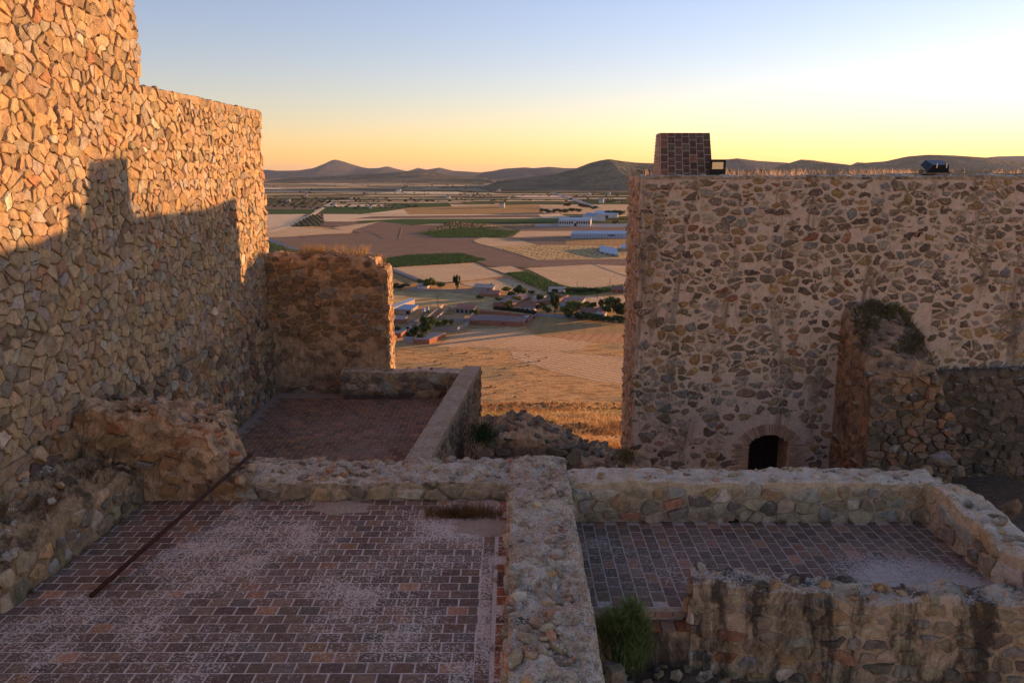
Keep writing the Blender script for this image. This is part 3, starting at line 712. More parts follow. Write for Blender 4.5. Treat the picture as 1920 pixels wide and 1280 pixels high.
building("stone_shed", "small grey block shed joined to the red brick hut", (757, 643), (775, 644), (777, 640), 2.2, M_WALLG, M_ROOFG)
building("brick_outhouse", "brick outhouse under a grey lean-to roof behind the ruined wall", (712, 632), (752, 633), (764, 625), 2.3, M_WALLB, M_ROOFG, "flat", over=.1)
building("metal_shed", "long shed with blue metal roof and sunlit cream gable wall", (715, 594), (731, 592), (778, 573), 4.0, M_WALLT, M_ROOFB, "gable2", 1.2, openings=[('r', .3, 3, .3, 2.6, "door")])
building("metal_shed", "lower shed with flat pale blue roof beside the silos", (738, 589), (771, 590), (784, 582), 3.0, M_WALLT, M_ROOFB, "mono", .5, openings=[('f', .7, 2.5, .2, 2.3, "door")])
building("store_shed", "dark tiled shed with small white front in the farmyard", (758, 618), (776, 618), (801, 601), 2.2, M_WALLW, M_ROOFD, "gable2", .8, openings=[('f', .2, 1.6, .2, 1.7, "door")])
building("brick_barn", "low red barn with grey blue roof behind the ruined wall", (715, 606), (757, 607), (764, 601), 2.4, M_WALLB, M_ROOFG, "mono", .4)
for (sx, sy) in ((794.5, 589), (802, 586)):
    p = G(sx, sy); o = empty("silo", p, "short galvanised grain silo with domed top", "silo", "farmyard silos"); q = MB(); q.tube([p, p + Vector((0, 0, 3.2))], 1.0, 16); q.build("body", M_SILO, o, True)
    q = MB(); q.tube([p + Vector((0, 0, 3.2)), p + Vector((0, 0, 3.7)), p + Vector((0, 0, 3.95))], 1.0, 16, r1=.15); q.build("cap", M_SILO, o, True)
yard_wall("cream yard wall running up from the brick outhouse", [(764, 626), (782, 615), (802, 601)], 2.2, M_WALLT)
yard_wall("sunlit cream wall beside the silos", [(802, 600), (831, 576)], 2.3, M_WALLT)
yard_wall("cream wall along the narrow farm lane", [(818, 602), (834, 588), (846, 579)], 2.2, M_WALLT)
yard_wall("walled yard with a pale coping around small trees", [(858, 621), (812, 620), (818, 602), (880, 604), (880, 609), (858, 621)], 2.1, M_WALLG)
yard_wall("grey wall in front of the open cart shed", [(820, 597), (870, 599), (883, 597), (893, 580)], 2.0, M_WALLT)
building("cart_shed", "open fronted cart shed with dark bays and red roof", (854, 586), (888, 588), (893, 580), 2.6, M_WALLG, M_ROOFR, "mono", .5, openings=[('f', .04 + i * .24, 2.0, .2, 2.1, "opening") for i in range(4)])
building("brick_barn", "long red brick barn with mauve roof by the stubble field", (880, 608), (981, 612), (987, 604), 2.5, M_WALLB, M_ROOFM, "mono", .7, openings=[('f', .12, .9, .9, 1.5, "window"), ('f', .62, 1.2, .8, 1.5, "window")])
building("store_shed", "tiny shed with blue roof at the end of the long barn", (981, 602), (988, 603), (992, 599), 2.0, M_WALLB, M_ROOFB)
yard_wall("long red brick wall beside the hedge", [(893, 588), (940, 590), (1003, 598)], 2.0, M_WALLB)
yard_wall("short sunlit brick wall by the grey lane", [(988, 606), (1006, 593)], 1.8, M_WALLB)
yard_wall("long grey boundary wall under the round tree", [(764, 545), (815, 547), (868, 548), (905, 552)], 1.9, M_WALLG)
building("farm_shed", "small shed with pale roof next to the grey boundary wall", (782, 541), (800, 542), (806, 537), 2.0, M_WALLW, M_ROOFG, "mono", .5)
building("barn", "grey metal barn standing behind the red tiled ruin", (887, 546), (924, 548), (928, 541), 3.0, M_WALLG, M_ROOFG, "flat", openings=[('f', .7, 2.5, .2, 2.4, "door")])
building("tiled_shed", "red tiled shed in front of the grey metal barn", (899, 555), (934, 557), (938, 551), 1.6, M_WALLB, M_ROOFR, "mono", .7)
building("barn", "wide barn with brown red roof above the garden hedge", (924, 574), (962, 576), (995, 560), 1.8, M_WALLB, M_ROOFM, "gable2", 1.4)
building("house", "white house with tan hipped roof and brick chimney", (976, 583), (1000, 585), (1012, 578), 2.6, M_WALLW, M_ROOFR, "gable", 1.5, openings=Wn(3), chimney=True)
building("house", "white house with pale roof next to the tall round tree", (1052, 583), (1068, 584), (1072, 579), 2.7, M_WALLW, M_ROOFG, "gable", 1.2, openings=Wn(2))
building("long_shed", "long brown roofed shed beyond the tall round tree", (1050, 573), (1090, 573), (1098, 566), 2.4, M_WALLG, M_ROOFM, "mono", .8)
building("house", "pink tiled house half hidden by the roadside bushes", (1086, 592), (1112, 594), (1118, 587), 2.6, M_WALLW, M_ROOFR, "gable", 1.6, openings=Wn(2))
building("house", "pink tiled house with a gable turned to the lane", (1112, 594), (1134, 596), (1138, 588), 2.6, M_WALLW, M_ROOFR, "gable2", 1.6, openings=Wn(2))
building("walled_shed", "red brick shed inside the village garden", (1004, 572), (1044, 569), (1066, 560), 2.2, M_WALLB, M_ROOFD, "mono", .5)
building("store_shed", "pale flat shed among the village trees", (998, 565), (1016, 566), (1024, 560), 2.2, M_WALLW, M_ROOFG)
building("white_barn", "white barn with grey sliding door at the foot of the vineyard", (1028, 549), (1058, 549.5), (1061, 546), 3.2, M_WALLW, M_ROOFG, "flat", openings=[('f', .22, 4.5, .2, 2.8, "door")])
building("house", "red roofed house beside the vineyard with a white annex", (1146, 549), (1166, 550), (1174, 545), 2.5, M_WALLB, M_ROOFR, "gable", 1.3, openings=Wn(2))
building("annex", "white annex next to the red roofed house", (1168, 551), (1180, 551), (1183, 547), 3.0, M_WALLW, M_ROOFG)
building("warehouse", "white concrete warehouse with a row of dark windows", (1047, 425), (1107, 425), (1109, 421), 10.5, M_WALLW, M_ROOFB, "mono", 1.5, openings=[('f', .03 + i * .075, 2.6, 4.6, 8.2, "window") for i in range(13) if i not in (6,)] + [('f', .49, 4, .2, 5.5, "door")])
building("warehouse", "long blue grey metal warehouse beside the tan field", (1070, 447.5), (1176, 447.5), (1178, 443), 6.2, plain("blue_cladding", (.36, .42, .50), .5, .2), M_ROOFB, "mono", 1.4, openings=[('f', .045 + i * .05, .35, .2, 5.6, "seam") for i in range(18)] + [('f', .66, 9, 3.6, 5.2, "window")])
building("warehouse", "gabled warehouse with blue roof behind the window row", (1092, 411), (1110, 414), (1135, 415), 8, M_WALLW, M_ROOFB, "gable", 5)
building("warehouse", "long low warehouse with grey roof and dark gate", (1112, 409), (1158, 409), (1160, 404), 7, M_WALLW, M_ROOFB, "mono", 3, openings=[('f', .5, 5, .2, 5, "door")])
building("open_shed", "slanted blue roofed shelter beside parked drums", (1125, 476), (1160, 483), (1156, 472), 2.4, M_WALLG, M_ROOFB, "mono", 1.2, openings=[('f', .05 + i * .3, 5, .2, 2.0, "opening") for i in range(3)])
building("farm_shed", "ochre shed with blue roof at the keep corner", (1162, 472), (1186, 472), (1190, 466), 4.0, M_WALLT, M_ROOFB, "mono", 1.2)
rr = random.Random(8)
for i in range(16):
    x = rr.choice([rr.uniform(510, 760), rr.uniform(830, 1170)]); y = rr.uniform(352, 392); s = rr.uniform(.7, 1.6)
    building("farmhouse", "tiny white farmhouse out on the far plain", (x, y), (x + 6 * s, y), (x + 6.6 * s, y - 1.2), 7 * s, M_WALLW, rr.choice([M_ROOFR, M_ROOFG]), "gable", 3, group="far farmhouses")

# ---- trees: shared crowns
def crown_mesh(seed, tall=1.0, n=420):
    rs = np.random.RandomState(seed); lobes = [(rs.normal(0, .34, 3) * np.array([1, 1, .75 * tall]), rs.uniform(.36, .6)) for _ in range(9)]
    V = []; F = []; C = []
    for k in range(n):
        c, r = lobes[rs.randint(9)]; d = rs.normal(0, 1, 3); d /= np.linalg.norm(d); p = c + d * r * rs.uniform(.72, 1.05) * np.array([1, 1, .9 * tall])
        t = rs.normal(0, 1, 3); t /= np.linalg.norm(t); b = np.cross(d, t); b /= np.linalg.norm(b) + 1e-6; t = np.cross(b, d) + d * rs.normal(0, .4)
        s = rs.uniform(.07, .15); i = len(V); V += [p - b * s, p + t * s * .8, p + b * s, p - t * s * .8]; F.append([i, i + 1, i + 2, i + 3])
        C += [(rs.uniform(.7, 1.3),) * 3] * 4
    for c, r in lobes:
        i = len(V); V += list(ICO1[0] * r * .78 * np.array([1, 1, .9 * tall]) + c); F += [[a + i for a in f] for f in ICO1[1]]; C += [(.6, .6, .6)] * len(ICO1[0])
    V = np.array(V); V[:, 2] -= V[:, 2].min(); V /= np.array([max(abs(V[:, 0]).max(), abs(V[:, 1]).max())] * 2 + [V[:, 2].max()]); V[:, :2] *= .5
    me = bpy.data.meshes.new("crown"); me.from_pydata(V.tolist(), [], F); at = me.attributes.new("Col", 'FLOAT_COLOR', 'POINT')
    at.data.foreach_set("color", np.hstack([np.array(C), np.ones((len(C), 1))]).astype(np.float32).ravel()); me.materials.append(M_LEAF); return me
CROWNS = [crown_mesh(s) for s in range(5)]; CYP = [crown_mesh(40 + s, 3.0) for s in range(2)]
_t = MB(); _t.tube([(0, 0, -.1), (.02, 0, .5), (0, .03, 1)], .5, 7, r1=.3); TRUNK = bpy.data.meshes.new("trunk"); TRUNK.from_pydata(_t.v, [], _t.f); TRUNK.materials.append(M_BARK)
rt = random.Random(77)
def tree(px, py, wpx, hpx, label, c=(.055, .075, .022), group=None, cypress=False, name="tree"):
    p = G(px, py); sc_ = p.y / math.cos(PITCH) / FP * 1.0; W_, H_ = wpx * sc_ * 1.4, hpx * sc_ * 1.3
    o = empty(name, p, label, "tree" if name != "bush" else "bush", group); k = rt.uniform(.85, 1.15)
    t = bpy.data.objects.new("trunk", TRUNK); col.objects.link(t); t.parent = o; tr = .12 * H_ + .15; t.scale = (tr * .5, tr * .5, H_ * .45)
    cr = bpy.data.objects.new("crown", rt.choice(CYP if cypress else CROWNS)); col.objects.link(cr); cr.parent = o
    cr.location = (0, 0, H_ * (.04 if (cypress or name == "bush") else .14)); cr.scale = (W_, W_, H_ * (.96 if name == "bush" else .88)); cr.rotation_euler = (0, 0, rt.uniform(0, 6.28)); cr.color = (c[0] * k, c[1] * k, c[2] * k, 1)
    return o
DK = (.075, .10, .032); YG = (.17, .18, .04)
for a in [(800, 634, 30, 33, "tall dark leafy tree behind the red brick hut", DK), (778, 635, 24, 19, "lower dark tree leaning against the tall farmyard tree", DK), (787, 622, 16, 12, "small tree filling the gap beside the cream yard wall", DK),
          (730, 626, 16, 14, "yellowish tree at the edge of the ruined clay wall", YG), (742, 626, 16, 12, "dark bushy tree in the brick outhouse yard", DK),
          (822, 612, 17, 10, "low round tree inside the walled yard", YG), (835, 611, 15, 10, "yellow green tree beside the pale coping", YG), (893, 595, 16, 12, "yellow green tree at the end of the open cart shed", YG),
          (807, 540, 24, 16, "round bright tree above the grey boundary wall", YG), (789, 534, 14, 9, "small dark tree touching the grey road", DK), (798, 536, 12, 8, "small dark tree next to the pale roofed shed", DK), (827, 540, 16, 8, "flat dark bushy tree next to the round bright tree", DK),
          (750, 543, 34, 10, "broad dark bushy tree above the dry paddock", DK), (900, 561, 15, 7, "dark rounded shrub tree alone in the pale paddock", DK), (949, 548, 17, 9, "olive toned tree on the stubble edge", YG), (971, 553, 16, 15, "dark tree standing above the brown red barn", DK), (983, 553, 16, 10, "smaller tree leaning on the dark barn tree", YG),
          (953, 577, 14, 12, "bright lime tree poking over the dark hedge", YG), (971, 567, 22, 9, "spreading tree between the brown barn and white house", YG), (1012, 567, 13, 12, "dark tree rising from the village sheds", DK), (1043, 563, 20, 9, "dark spreading tree behind the brick shed", DK),
          (1040, 586, 18, 26, "tall rounded tree in the middle of the village", (.075, .09, .022)), (1008, 582, 16, 9, "low tree against the white house", DK), (1074, 588, 28, 20, "big leafy tree beside the pale roofed house", YG), (1094, 579, 22, 11, "wide tree behind the pink tiled houses", YG),
          (1126, 580, 16, 16, "dark tree between the pink houses and meadow", DK), (1150, 585, 28, 22, "large olive green tree at the meadow corner", (.065, .08, .025)), (1158, 596, 26, 22, "large dark tree near the lane bend", (.06, .075, .022)), (1176, 603, 18, 22, "dark tree against the keep wall corner", DK),
          (995, 552, 13, 6, "little dark tree by the brown barn ridge", DK), (1150, 406, 34, 9, "dark copse behind the blue roofed warehouses", DK), (1152, 421, 12, 6, "round dark tree in the warehouse yard", DK)]:
    tree(*a)
tree(857, 543, 11, 25, "tall dark cypress standing over the boundary wall", (.04, .055, .02), cypress=True, name="cypress")
tree(921, 541, 5, 9, "small slender cypress beside the grey metal barn", (.04, .055, .02), cypress=True, name="cypress")
for x, y, w_, h_, lb, c_ in [(936, 566, 14, 8, "low tree at the brown barn corner", YG), (1026, 588, 14, 12, "dark tree in front of the pale village sheds", DK), (1060, 590, 18, 13, "leafy tree beside the tall rounded tree", YG), (1020, 578, 14, 9, "bushy tree behind the white house", DK), (1108, 582, 18, 12, "tree rising behind the pink tiled houses", DK), (1136, 590, 20, 15, "full dark tree beside the gable house", DK), (1168, 588, 22, 18, "dark tree on the meadow edge near the keep", DK), (1140, 578, 14, 10, "olive tree at the pale meadow edge", YG), (768, 638, 16, 12, "small tree by the grey block shed", DK), (790, 640, 16, 14, "dense tree tucked behind the brick hut roof", DK), (846, 609, 12, 8, "small bushy tree in the walled yard corner", DK), (1032, 557, 16, 8, "tree behind the brown shed roofs", DK), (960, 556, 14, 8, "small tree behind the red tiled shed", DK), (712, 622, 18, 14, "lit tree just behind the clay wall edge", YG)]:
    tree(x, y, w_, h_, lb, c_)
for x, y in [(1068, 550), (1081, 550), (1095, 550), (1108, 550), (1120, 549)]: tree(x, y, 16, 8, "dark tree of the row along the vineyard foot", DK, "trees along the vineyard foot")
for x, y in [(1068, 596), (1084, 598), (1100, 600), (1116, 602), (1132, 603), (1148, 604), (1164, 605)]: tree(x, y, 24, 11, "dark rounded bush in the row lining the grey lane", DK, "bushes lining the lane", name="bush")
for x, y in [(1016, 399), (1028, 400), (1040, 400), (1050, 399), (1062, 400), (1074, 398), (1086, 399), (1066, 388), (1090, 390), (1100, 391), (1112, 394), (1126, 405), (1140, 403)]: tree(x, y, 14, 6, "dark tree of the belt around the far warehouses", DK, "trees around the far warehouses")
rh = MB(); hp = [G(*p) for p in [(928, 580), (950, 582), (975, 585), (1003, 589)]]; rg = random.Random(3)
ho = empty("hedge", hp[0], "dark clipped hedge in front of the white house", "hedge")
for p, q in zip(hp[:-1], hp[1:]):
    nseg = 14
    for i in range(nseg):
        c_ = p + (q - p) * (i + rg.random()) / nseg; rh.add(ICO1[0] * np.array([1.5, 1.2, 1.35]) * rg.uniform(.8, 1.2) + np.array(c_) + np.array([0, 0, .9]), ICO1[1], (.025, .032, .016))
rh.build("foliage", M_LEAF, ho)
for (x, y, h_) in [(1082, 541, 13), (1144, 535, 12), (1117, 555, 9), (1120, 563, 13), (962, 545, 11)]:
    p = G(x, y); H_ = h_ * p.y / FP; o = empty("utility_pole", p, "thin wooden utility pole by the village fields", "pole", "village utility poles"); q = MB(); q.tube([p, p + Vector((0, 0, H_))], .16, 6, r1=.11); q.build("mast", M_BARK, o)
    q = MB(); q.box(p.x - .8, p.x + .8, p.y - .08, p.y + .08, p.z + H_ - .5, p.z + H_ - .35); q.build("crossarm", M_BARK, o)
for i in range(6):
    p = G(1109 + i * 4.4, 472 + i * 1.7); o = empty("drum", p, "pale drum in the line beside the slanted shelter", "drum", "drums beside the shelter"); q = MB(); q.tube([p, p + Vector((0, 0, 1.5))], 1.0, 10, c=(1, 1, 1)); q.build("barrel", M_SILO, o)

# ================================================================== CASTLE
def blades(name, P, h, wd, lean, c, mat, parent=None, seed=0, cvar=.3):
    rs = np.random.RandomState(seed); P = np.asarray(P, float); n = len(P)
    H = (h if np.ndim(h) else np.full(n, h)) * rs.uniform(.5, 1.3, n); W_ = (wd if np.ndim(wd) else np.full(n, wd)) * rs.uniform(.7, 1.3, n)
    a = rs.uniform(0, 6.283, n); b = rs.uniform(0, 6.283, n); L = lean * H * rs.uniform(.2, 1, n)
    V = np.zeros((n, 5, 3)); d = np.stack([np.cos(a), np.sin(a), 0 * a], 1) * W_[:, None] / 2; e = np.stack([np.cos(b), np.sin(b), 0 * b], 1) * L[:, None]
    V[:, 0] = P - d; V[:, 1] = P + d; up = np.zeros((n, 3)); up[:, 2] = H
    V[:, 2] = P - d * .7 + up * .6 + e * .4; V[:, 3] = P + d * .7 + up * .6 + e * .4; V[:, 4] = P + up + e
    k = (np.arange(n) * 5)[:, None]
    F = np.concatenate([k + np.array([[0, 1, 3, 2]]), ]).tolist() + (k + np.array([[2, 3, 4]])).tolist()
    cc = np.repeat((np.array(c).reshape(-1, 3) * rs.uniform(1 - cvar, 1 + cvar, (n, 1)))[:, None], 5, 1).reshape(-1, 3)
    return mk(name, V.reshape(-1, 3), F, mat, parent, cc)
def top_stones(parent, A, B, thick, top, n, size, mat, pal, seed, u0=0., u1=1., squash=.8, sink=.52):
    rnd = random.Random(seed); A_, D, N, L = on_wall(A, B)
    for _ in range(n):
        u = rnd.uniform(u0, u1) * L; wv = rnd.uniform(.05, thick - .05); s = rnd.uniform(*size)
        p = A_ + D * u - N * wv; rock("stone", (p.x, p.y, top(u, wv) + s * (.5 - sink) * squash), s, rnd, mat, parent, pick(pal, rnd), squash)

# ---------------------------------------------------------------- lit tower of dry-laid stones
TX, TY0 = -7.75, 6.0
tower = empty("stone_tower", (TX, 18, -1.5), "tall rough stone tower wall glowing orange where the sunset strikes", "tower")
mb = MB(); mb.box(-15, TX - .012, TY0, 17.42, -4, 12.0); mb.box(-13, TX - .012, 17.42, 25.38, -4, 7.50); mb.build("core", M_TOWERCORE, tower)
mb = MB(); mb.box(TX - .5, TX + .085, TY0, 25.3, -4, 1.40); mb.build("plinth_core", masonry("plinth_mortar", (.30, .215, .15), .4, 5, stain=((.10, .08, .06), .6, 2.0, .7), bump=1., dist=.03), tower)
def acc_up(u, v):
    Y = TY0 + u
    return 1.40 < v and 9.2 < Y < 25.48 and (v < 7.52 + .01 * (Y - 17) or (Y < 17.48 and v < 11.95))
def trim_up(u, v, poly):
    Y = TY0 + u
    if Y >= 17.48: return clip(poly, 0, 1, 7.60 + .01 * (Y - 17) + .02 * math.sin(Y * 9))
    return clip(poly, 1, 0, 17.52 - TY0 + .03 * math.sin(v * 7)) if v > 7.6 else poly
face_stones(tower, (TX, TY0, 0), (0, 1, 0), (1, 0, 0), 19.7, 1.2, 12.1, .275, .215, acc_up, P_TOWER, M_TOWER, 11, trim=trim_up, gap=(.004, .012), prot=(.012, .048), back=.07, cut=.15, n_ind=235, jit=.46, drop=.12, s2=.82, tilt=.10, rough=.014, extra=.30)
face_stones(tower, (TX + .10, TY0, 0), (0, 1, 0), (1, 0, 0), 19.4, -1.6, 1.5, .33, .245, lambda u, v: -1.5 < v < 1.36 and 3 < u < 19.3, P_TOWER + P_KEEP, M_TOWER, 12, gap=(.012, .05), prot=(.01, .06), back=.07, cut=.22, n_ind=65, jit=.46, drop=.08, s2=.78, tilt=.10, rough=.012, extra=.25)
core("coping", tower, masonry("coping_stone", (.36, .28, .20), .5, 9, stain=((.12, .10, .08), .5, 3., .8), bump=1., dist=.05), (TX + .035, 17.45), (TX + .035, 25.46), .7, 7.40, lambda u, wv: 7.56 + .01 * u, .012, .035, .08, 91, 3)
# ---------------------------------------------------------------- keep of mortared rubble
KY, KX0, KZ = 22.0, 3.47, 5.66
keep = empty("stone_keep", (9, 24, -3.6), "square keep wall of dark stones set in pinkish mortar", "keep")
DX0, DX1, DZS, DZT = 6.85, 8.01, -1.85, -1.59
def in_door(X, Z, m=0.0):
    if X < DX0 - m or X > DX1 + m: return False
    t = (X - (DX0 + DX1) / 2) / ((DX1 - DX0) / 2 + m); return Z < DZS + (DZT - DZS) * (1 - t * t) + m
xs_ = np.concatenate([np.linspace(KX0, 18, 200), np.linspace(19, 34, 10)]); zs_ = np.linspace(-4, KZ, 110)
XX, ZZ2 = np.meshgrid(xs_, zs_); Pk = np.stack([XX.ravel(), np.full(XX.size, KY), ZZ2.ravel()], 1); Pk[:, 1] += .022 * fbm(Pk * 2.3, 5, 4) + .012 * fbm(Pk * 8, 6, 3)
I = np.arange(XX.size).reshape(110, len(xs_)); Fk = []
for j in range(109):
    for i in range(len(xs_) - 1):
        if in_door((xs_[i] + xs_[i + 1]) / 2, (zs_[j] + zs_[j + 1]) / 2): continue
        Fk.append([int(I[j, i]), int(I[j, i + 1]), int(I[j + 1, i + 1]), int(I[j + 1, i])])
mk("mortar_face", Pk, Fk, M_KEEPMORTAR, keep)
B0 = (4.31, 30.0)
mb = MB(); mb.add([(KX0, KY + .02, -9), (KX0, KY + .02, KZ), (*B0, KZ), (*B0, -9), (34, KY + .02, KZ), (34, 30, KZ), (34, KY + .02, -9), (34, 30, -9)], [[0, 1, 2, 3], [1, 4, 5, 2], [3, 2, 5, 7], [4, 6, 7, 5]]); mb.build("body", masonry("side_mortar", (.50, .34, .25), .3, 5, bump=1., dist=.03), keep)
mb = MB(); mb.box(4.3, 34, 29.5, 30.0, KZ, KZ + .22); mb.box(10.5, 34, 22.6, 23.0, KZ, KZ + .10); mb.build("roof_kerb", M_CAP, keep)
core("wall_top", keep, M_CAP, (KX0, KY - .012), (18, KY - .012), .55, KZ - .06, lambda u, wv: KZ + .04, .015, .05, .09, 61, 2)
top_stones(keep, (KX0, KY), (17.5, KY), .5, lambda u, wv: KZ + .03, 70, (.04, .10), M_RUIN, P_KEEP, 62, squash=.6)
def acc_keep(u, v):
    X = KX0 + u
    if not (KX0 + .05 < X < 17.6 and -3.2 < v < KZ - .09): return False
    if in_door(X, v, .62): return False
    if 9.1 < X < 11.6 and v < 2.1 - .12 * abs(X - 9.6): return False
    return not (X > 11.6 and v < .25)
face_stones(keep, (KX0, KY, 0), (1, 0, 0), (0, -1, 0), 14.4, -3.4, KZ + .2, .35, .232, acc_keep, P_KEEP, M_KEEP, 21, gap=(.020, .07), prot=(.008, .05), back=.03, cut=.26, n_ind=290, jit=.47, drop=.10, s2=.68, tilt=.10, rough=.018, extra=.22, skip=.11)
rnd = random.Random(5); mb = MB()                     # pebbles and chips pressed into the joints
for _ in range(900):
    X, Z = rnd.uniform(KX0 + .1, 17.3), rnd.uniform(-3, KZ - .1)
    if in_door(X, Z, .5) or (9.1 < X < 11.6 and Z < 2.1): continue
    s = rnd.uniform(.015, .05); mb.add(ICO1[0] * np.array([s * rnd.uniform(1, 1.6), .02, s]) + np.array([X, KY - .012, Z]), ICO1[1], pick(P_KEEP, rnd))
o = mb.build("stone_chips", M_KEEP, keep); o["kind"] = "stuff"
dv = Vector((B0[0] - KX0, B0[1] - KY, 0)); sl_ = dv.length; dv.normalize()
face_stones(keep, (*B0, 0), -dv, (-dv.y, dv.x, 0), sl_, -9, KZ, .42, .30, lambda u, v: .05 < u < sl_ - .05 and -8.8 < v < KZ - .1, [(1, (.40, .26, .18)), (1, (.36, .26, .19)), (.4, (.27, .21, .17))], M_KEEP, 23, gap=(.03, .08), prot=(.0, .035), back=.03, cut=.3, n_ind=10, s2=.7, rough=.012)
# door: leaf, reveal, arch
mb = MB(); mb.box(DX0 - .05, DX1 + .05, KY + .95, KY + 1.0, -4, -1.3); leaf = mb.build("door", M_WOOD, keep)
for i in range(6):
    mb = MB(); x = DX0 - .02 + i * .2; mb.box(x, x + .185, KY + .92, KY + .95, -4, -1.45); mb.build("plank", M_WOOD, leaf)
mb = MB(); mb.add([(DX1, KY, -4), (DX1, KY + 1, -4), (DX1, KY + 1, -1.4), (DX1, KY, -1.4), (DX0, KY, -4), (DX0, KY + 1, -4), (DX0, KY + 1, -1.4), (DX0, KY, -1.4)], [[0, 1, 2, 3], [4, 7, 6, 5], [7, 3, 2, 6]]); mb.build("reveal", M_KEEPMORTAR, keep)
BR = [(3, (.44, .30, .23)), (2, (.39, .25, .19)), (1.5, (.46, .34, .27))]
rnd = random.Random(3)
def brick(x0, x1, y0, y1, z0, z1, par=keep):
    mb = MB(); mb.box(x0, x1, y0, y1, z0, z1, pick(BR, rnd)); return mb.build("brick", M_BRICK, par, own_origin=True)
for k in range(16):
    z = -3.25 + k * .088
    if z > DZS - .02: break
    for side in (0, 1):
        w0 = .50 if k % 2 else .40; xs0 = DX0 - w0 if side == 0 else DX1
        nb = 2
        for j in range(nb):
            x0 = xs0 + j * w0 / nb; brick(x0 + .006, x0 + w0 / nb - .006, KY - .028 - rnd.random() * .012, KY + .1, z, z + .052)
    for j in range(3):
        y0 = KY + .1 + j * .29; brick(DX1 - .012, DX1 + .05, y0 + .01, y0 + .27, z, z + .05)
R_ = (((DX1 - DX0) / 2) ** 2 + (DZT - DZS) ** 2) / (2 * (DZT - DZS)); cz_ = DZT - R_; cxm = (DX0 + DX1) / 2; am = math.asin((DX1 - DX0) / 2 / R_) * 1.12
nv = 23
for k in range(nv):
    t0 = -am + 2 * am * k / nv + .008; t1 = -am + 2 * am * (k + 1) / nv - .014; r0, r1 = R_ - .005, R_ + rnd.uniform(.29, .33); yy = KY - .03 - rnd.random() * .012
    mb = MB(); f_ = [(cxm + r * math.sin(t), cz_ + r * math.cos(t)) for r, t in ((r0, t0), (r1, t0), (r1, t1), (r0, t1))]
    mb.add([(x, yy, z) for x, z in f_] + [(x, KY + .9, z) for x, z in f_], [[0, 1, 2, 3], [4, 7, 6, 5], [0, 4, 5, 1], [1, 5, 6, 2], [2, 6, 7, 3], [3, 7, 4, 0]], pick(BR, rnd)); mb.build("brick", M_BRICK, keep, own_origin=True)
p = atY(1720, 440, KY); q = MB(); n_ = 9; ri, ro = .075, .10
vs = []
for y in (KY - .16, KY + .1):
    for r in (ri, ro):
        vs += [(p.x + r * math.cos(math.pi * k / (n_ - 1) + .35), y, p.z + r * math.sin(math.pi * k / (n_ - 1) + .35)) for k in range(n_)]
fs = []
for k in range(n_ - 1):
    fs += [[k, k + 1, 2 * n_ + k + 1, 2 * n_ + k], [n_ + k, 3 * n_ + k, 3 * n_ + k + 1, n_ + k + 1], [k, n_ + k, n_ + k + 1, k + 1]]
q.add(vs, fs, (.40, .22, .15)); q.build("drain_spout", M_BRICK, keep)
q = MB(); q.tube([(p.x, KY - .03, p.z), (p.x, KY + .05, p.z)], .07, 10); q.build("drain_hole", M_PANE, keep)
for ch, px, sz in (("2", 1548, .15), ("B", 1560, .13)):
    cu = bpy.data.curves.new("inscription", 'FONT'); cu.body = ch; cu.size = sz; cu.extrude = .004; o = bpy.data.objects.new("inscription", cu); col.objects.link(o)
    me = bpy.data.meshes.new_from_object(o); bpy.data.objects.remove(o); me.materials.clear(); me.materials.append(plain("carved_line_" + ("two" if ch == "2" else "letter"), (.20, .10, .07), .9))
    o = bpy.data.objects.new("inscription", me); col.objects.link(o); o.parent = keep; pp = atY(px, 676, KY - .035); o.location = pp - keep.location; o.rotation_euler = (math.pi / 2, 0, 0)
# sloping tiled hatch on the roof
hx = [4.08, 5.52, 4.14, 5.51]; hz0, hz1, hy0, hy1 = KZ, 6.86, 22.45, 23.0
hatch = empty("roof_hatch", (4.85, 23, KZ), "sloping brick-tiled stair hatch standing on the keep roof", "hatch")
mb = MB(); mb.add([(hx[0], hy0, hz0), (hx[1], hy0, hz0), (hx[3], hy1, hz1), (hx[2], hy1, hz1), (hx[2], hy1 + .65, hz1), (hx[3], hy1 + .65, hz1), (hx[1], hy1 + .65, hz0), (hx[0], hy1 + .65, hz0)],
                  [[0, 1, 2, 3], [3, 2, 5, 4], [0, 3, 4, 7], [1, 6, 5, 2], [4, 5, 6, 7]]); mb.build("body", M_JOINT_B, hatch)
M_HATCH = tile_mat("hatch_tile", .66, .6, .05)
dn = Vector((0, -(hz1 - hz0), hy1 - hy0)).normalized(); ds = Vector((0, hy1 - hy0, hz1 - hz0)); rnd = random.Random(6)
TP = [(4, (.13, .09, .075)), (2, (.17, .105, .08)), (1, (.25, .13, .085)), (1, (.15, .125, .10))]
for c_ in range(7):
    for r_ in range(-1, 6):
        v0 = max(0, (r_ + (.5 if c_ % 2 else 0)) / 6); v1 = min(1, (r_ + 1 + (.5 if c_ % 2 else 0)) / 6)
        if v1 - v0 < .03: continue
        def hp_(u, v): return Vector((hx[0] + (hx[2] - hx[0]) * v + u * (1.44 - .07 * v), hy0, hz0)) + ds * v
        u0, u1 = c_ / 7 + .009, (c_ + 1) / 7 - .009; a = [hp_(u0, v0 + .010), hp_(u1, v0 + .010), hp_(u1, v1 - .010), hp_(u0, v1 - .010)]
        mb = MB(); mb.add([x - dn * .01 for x in a] + [x + dn * .014 for x in a], BOXF, tuple(x * .72 for x in pick(TP, rnd))); mb.build("tile", M_HATCH, hatch, own_origin=True)
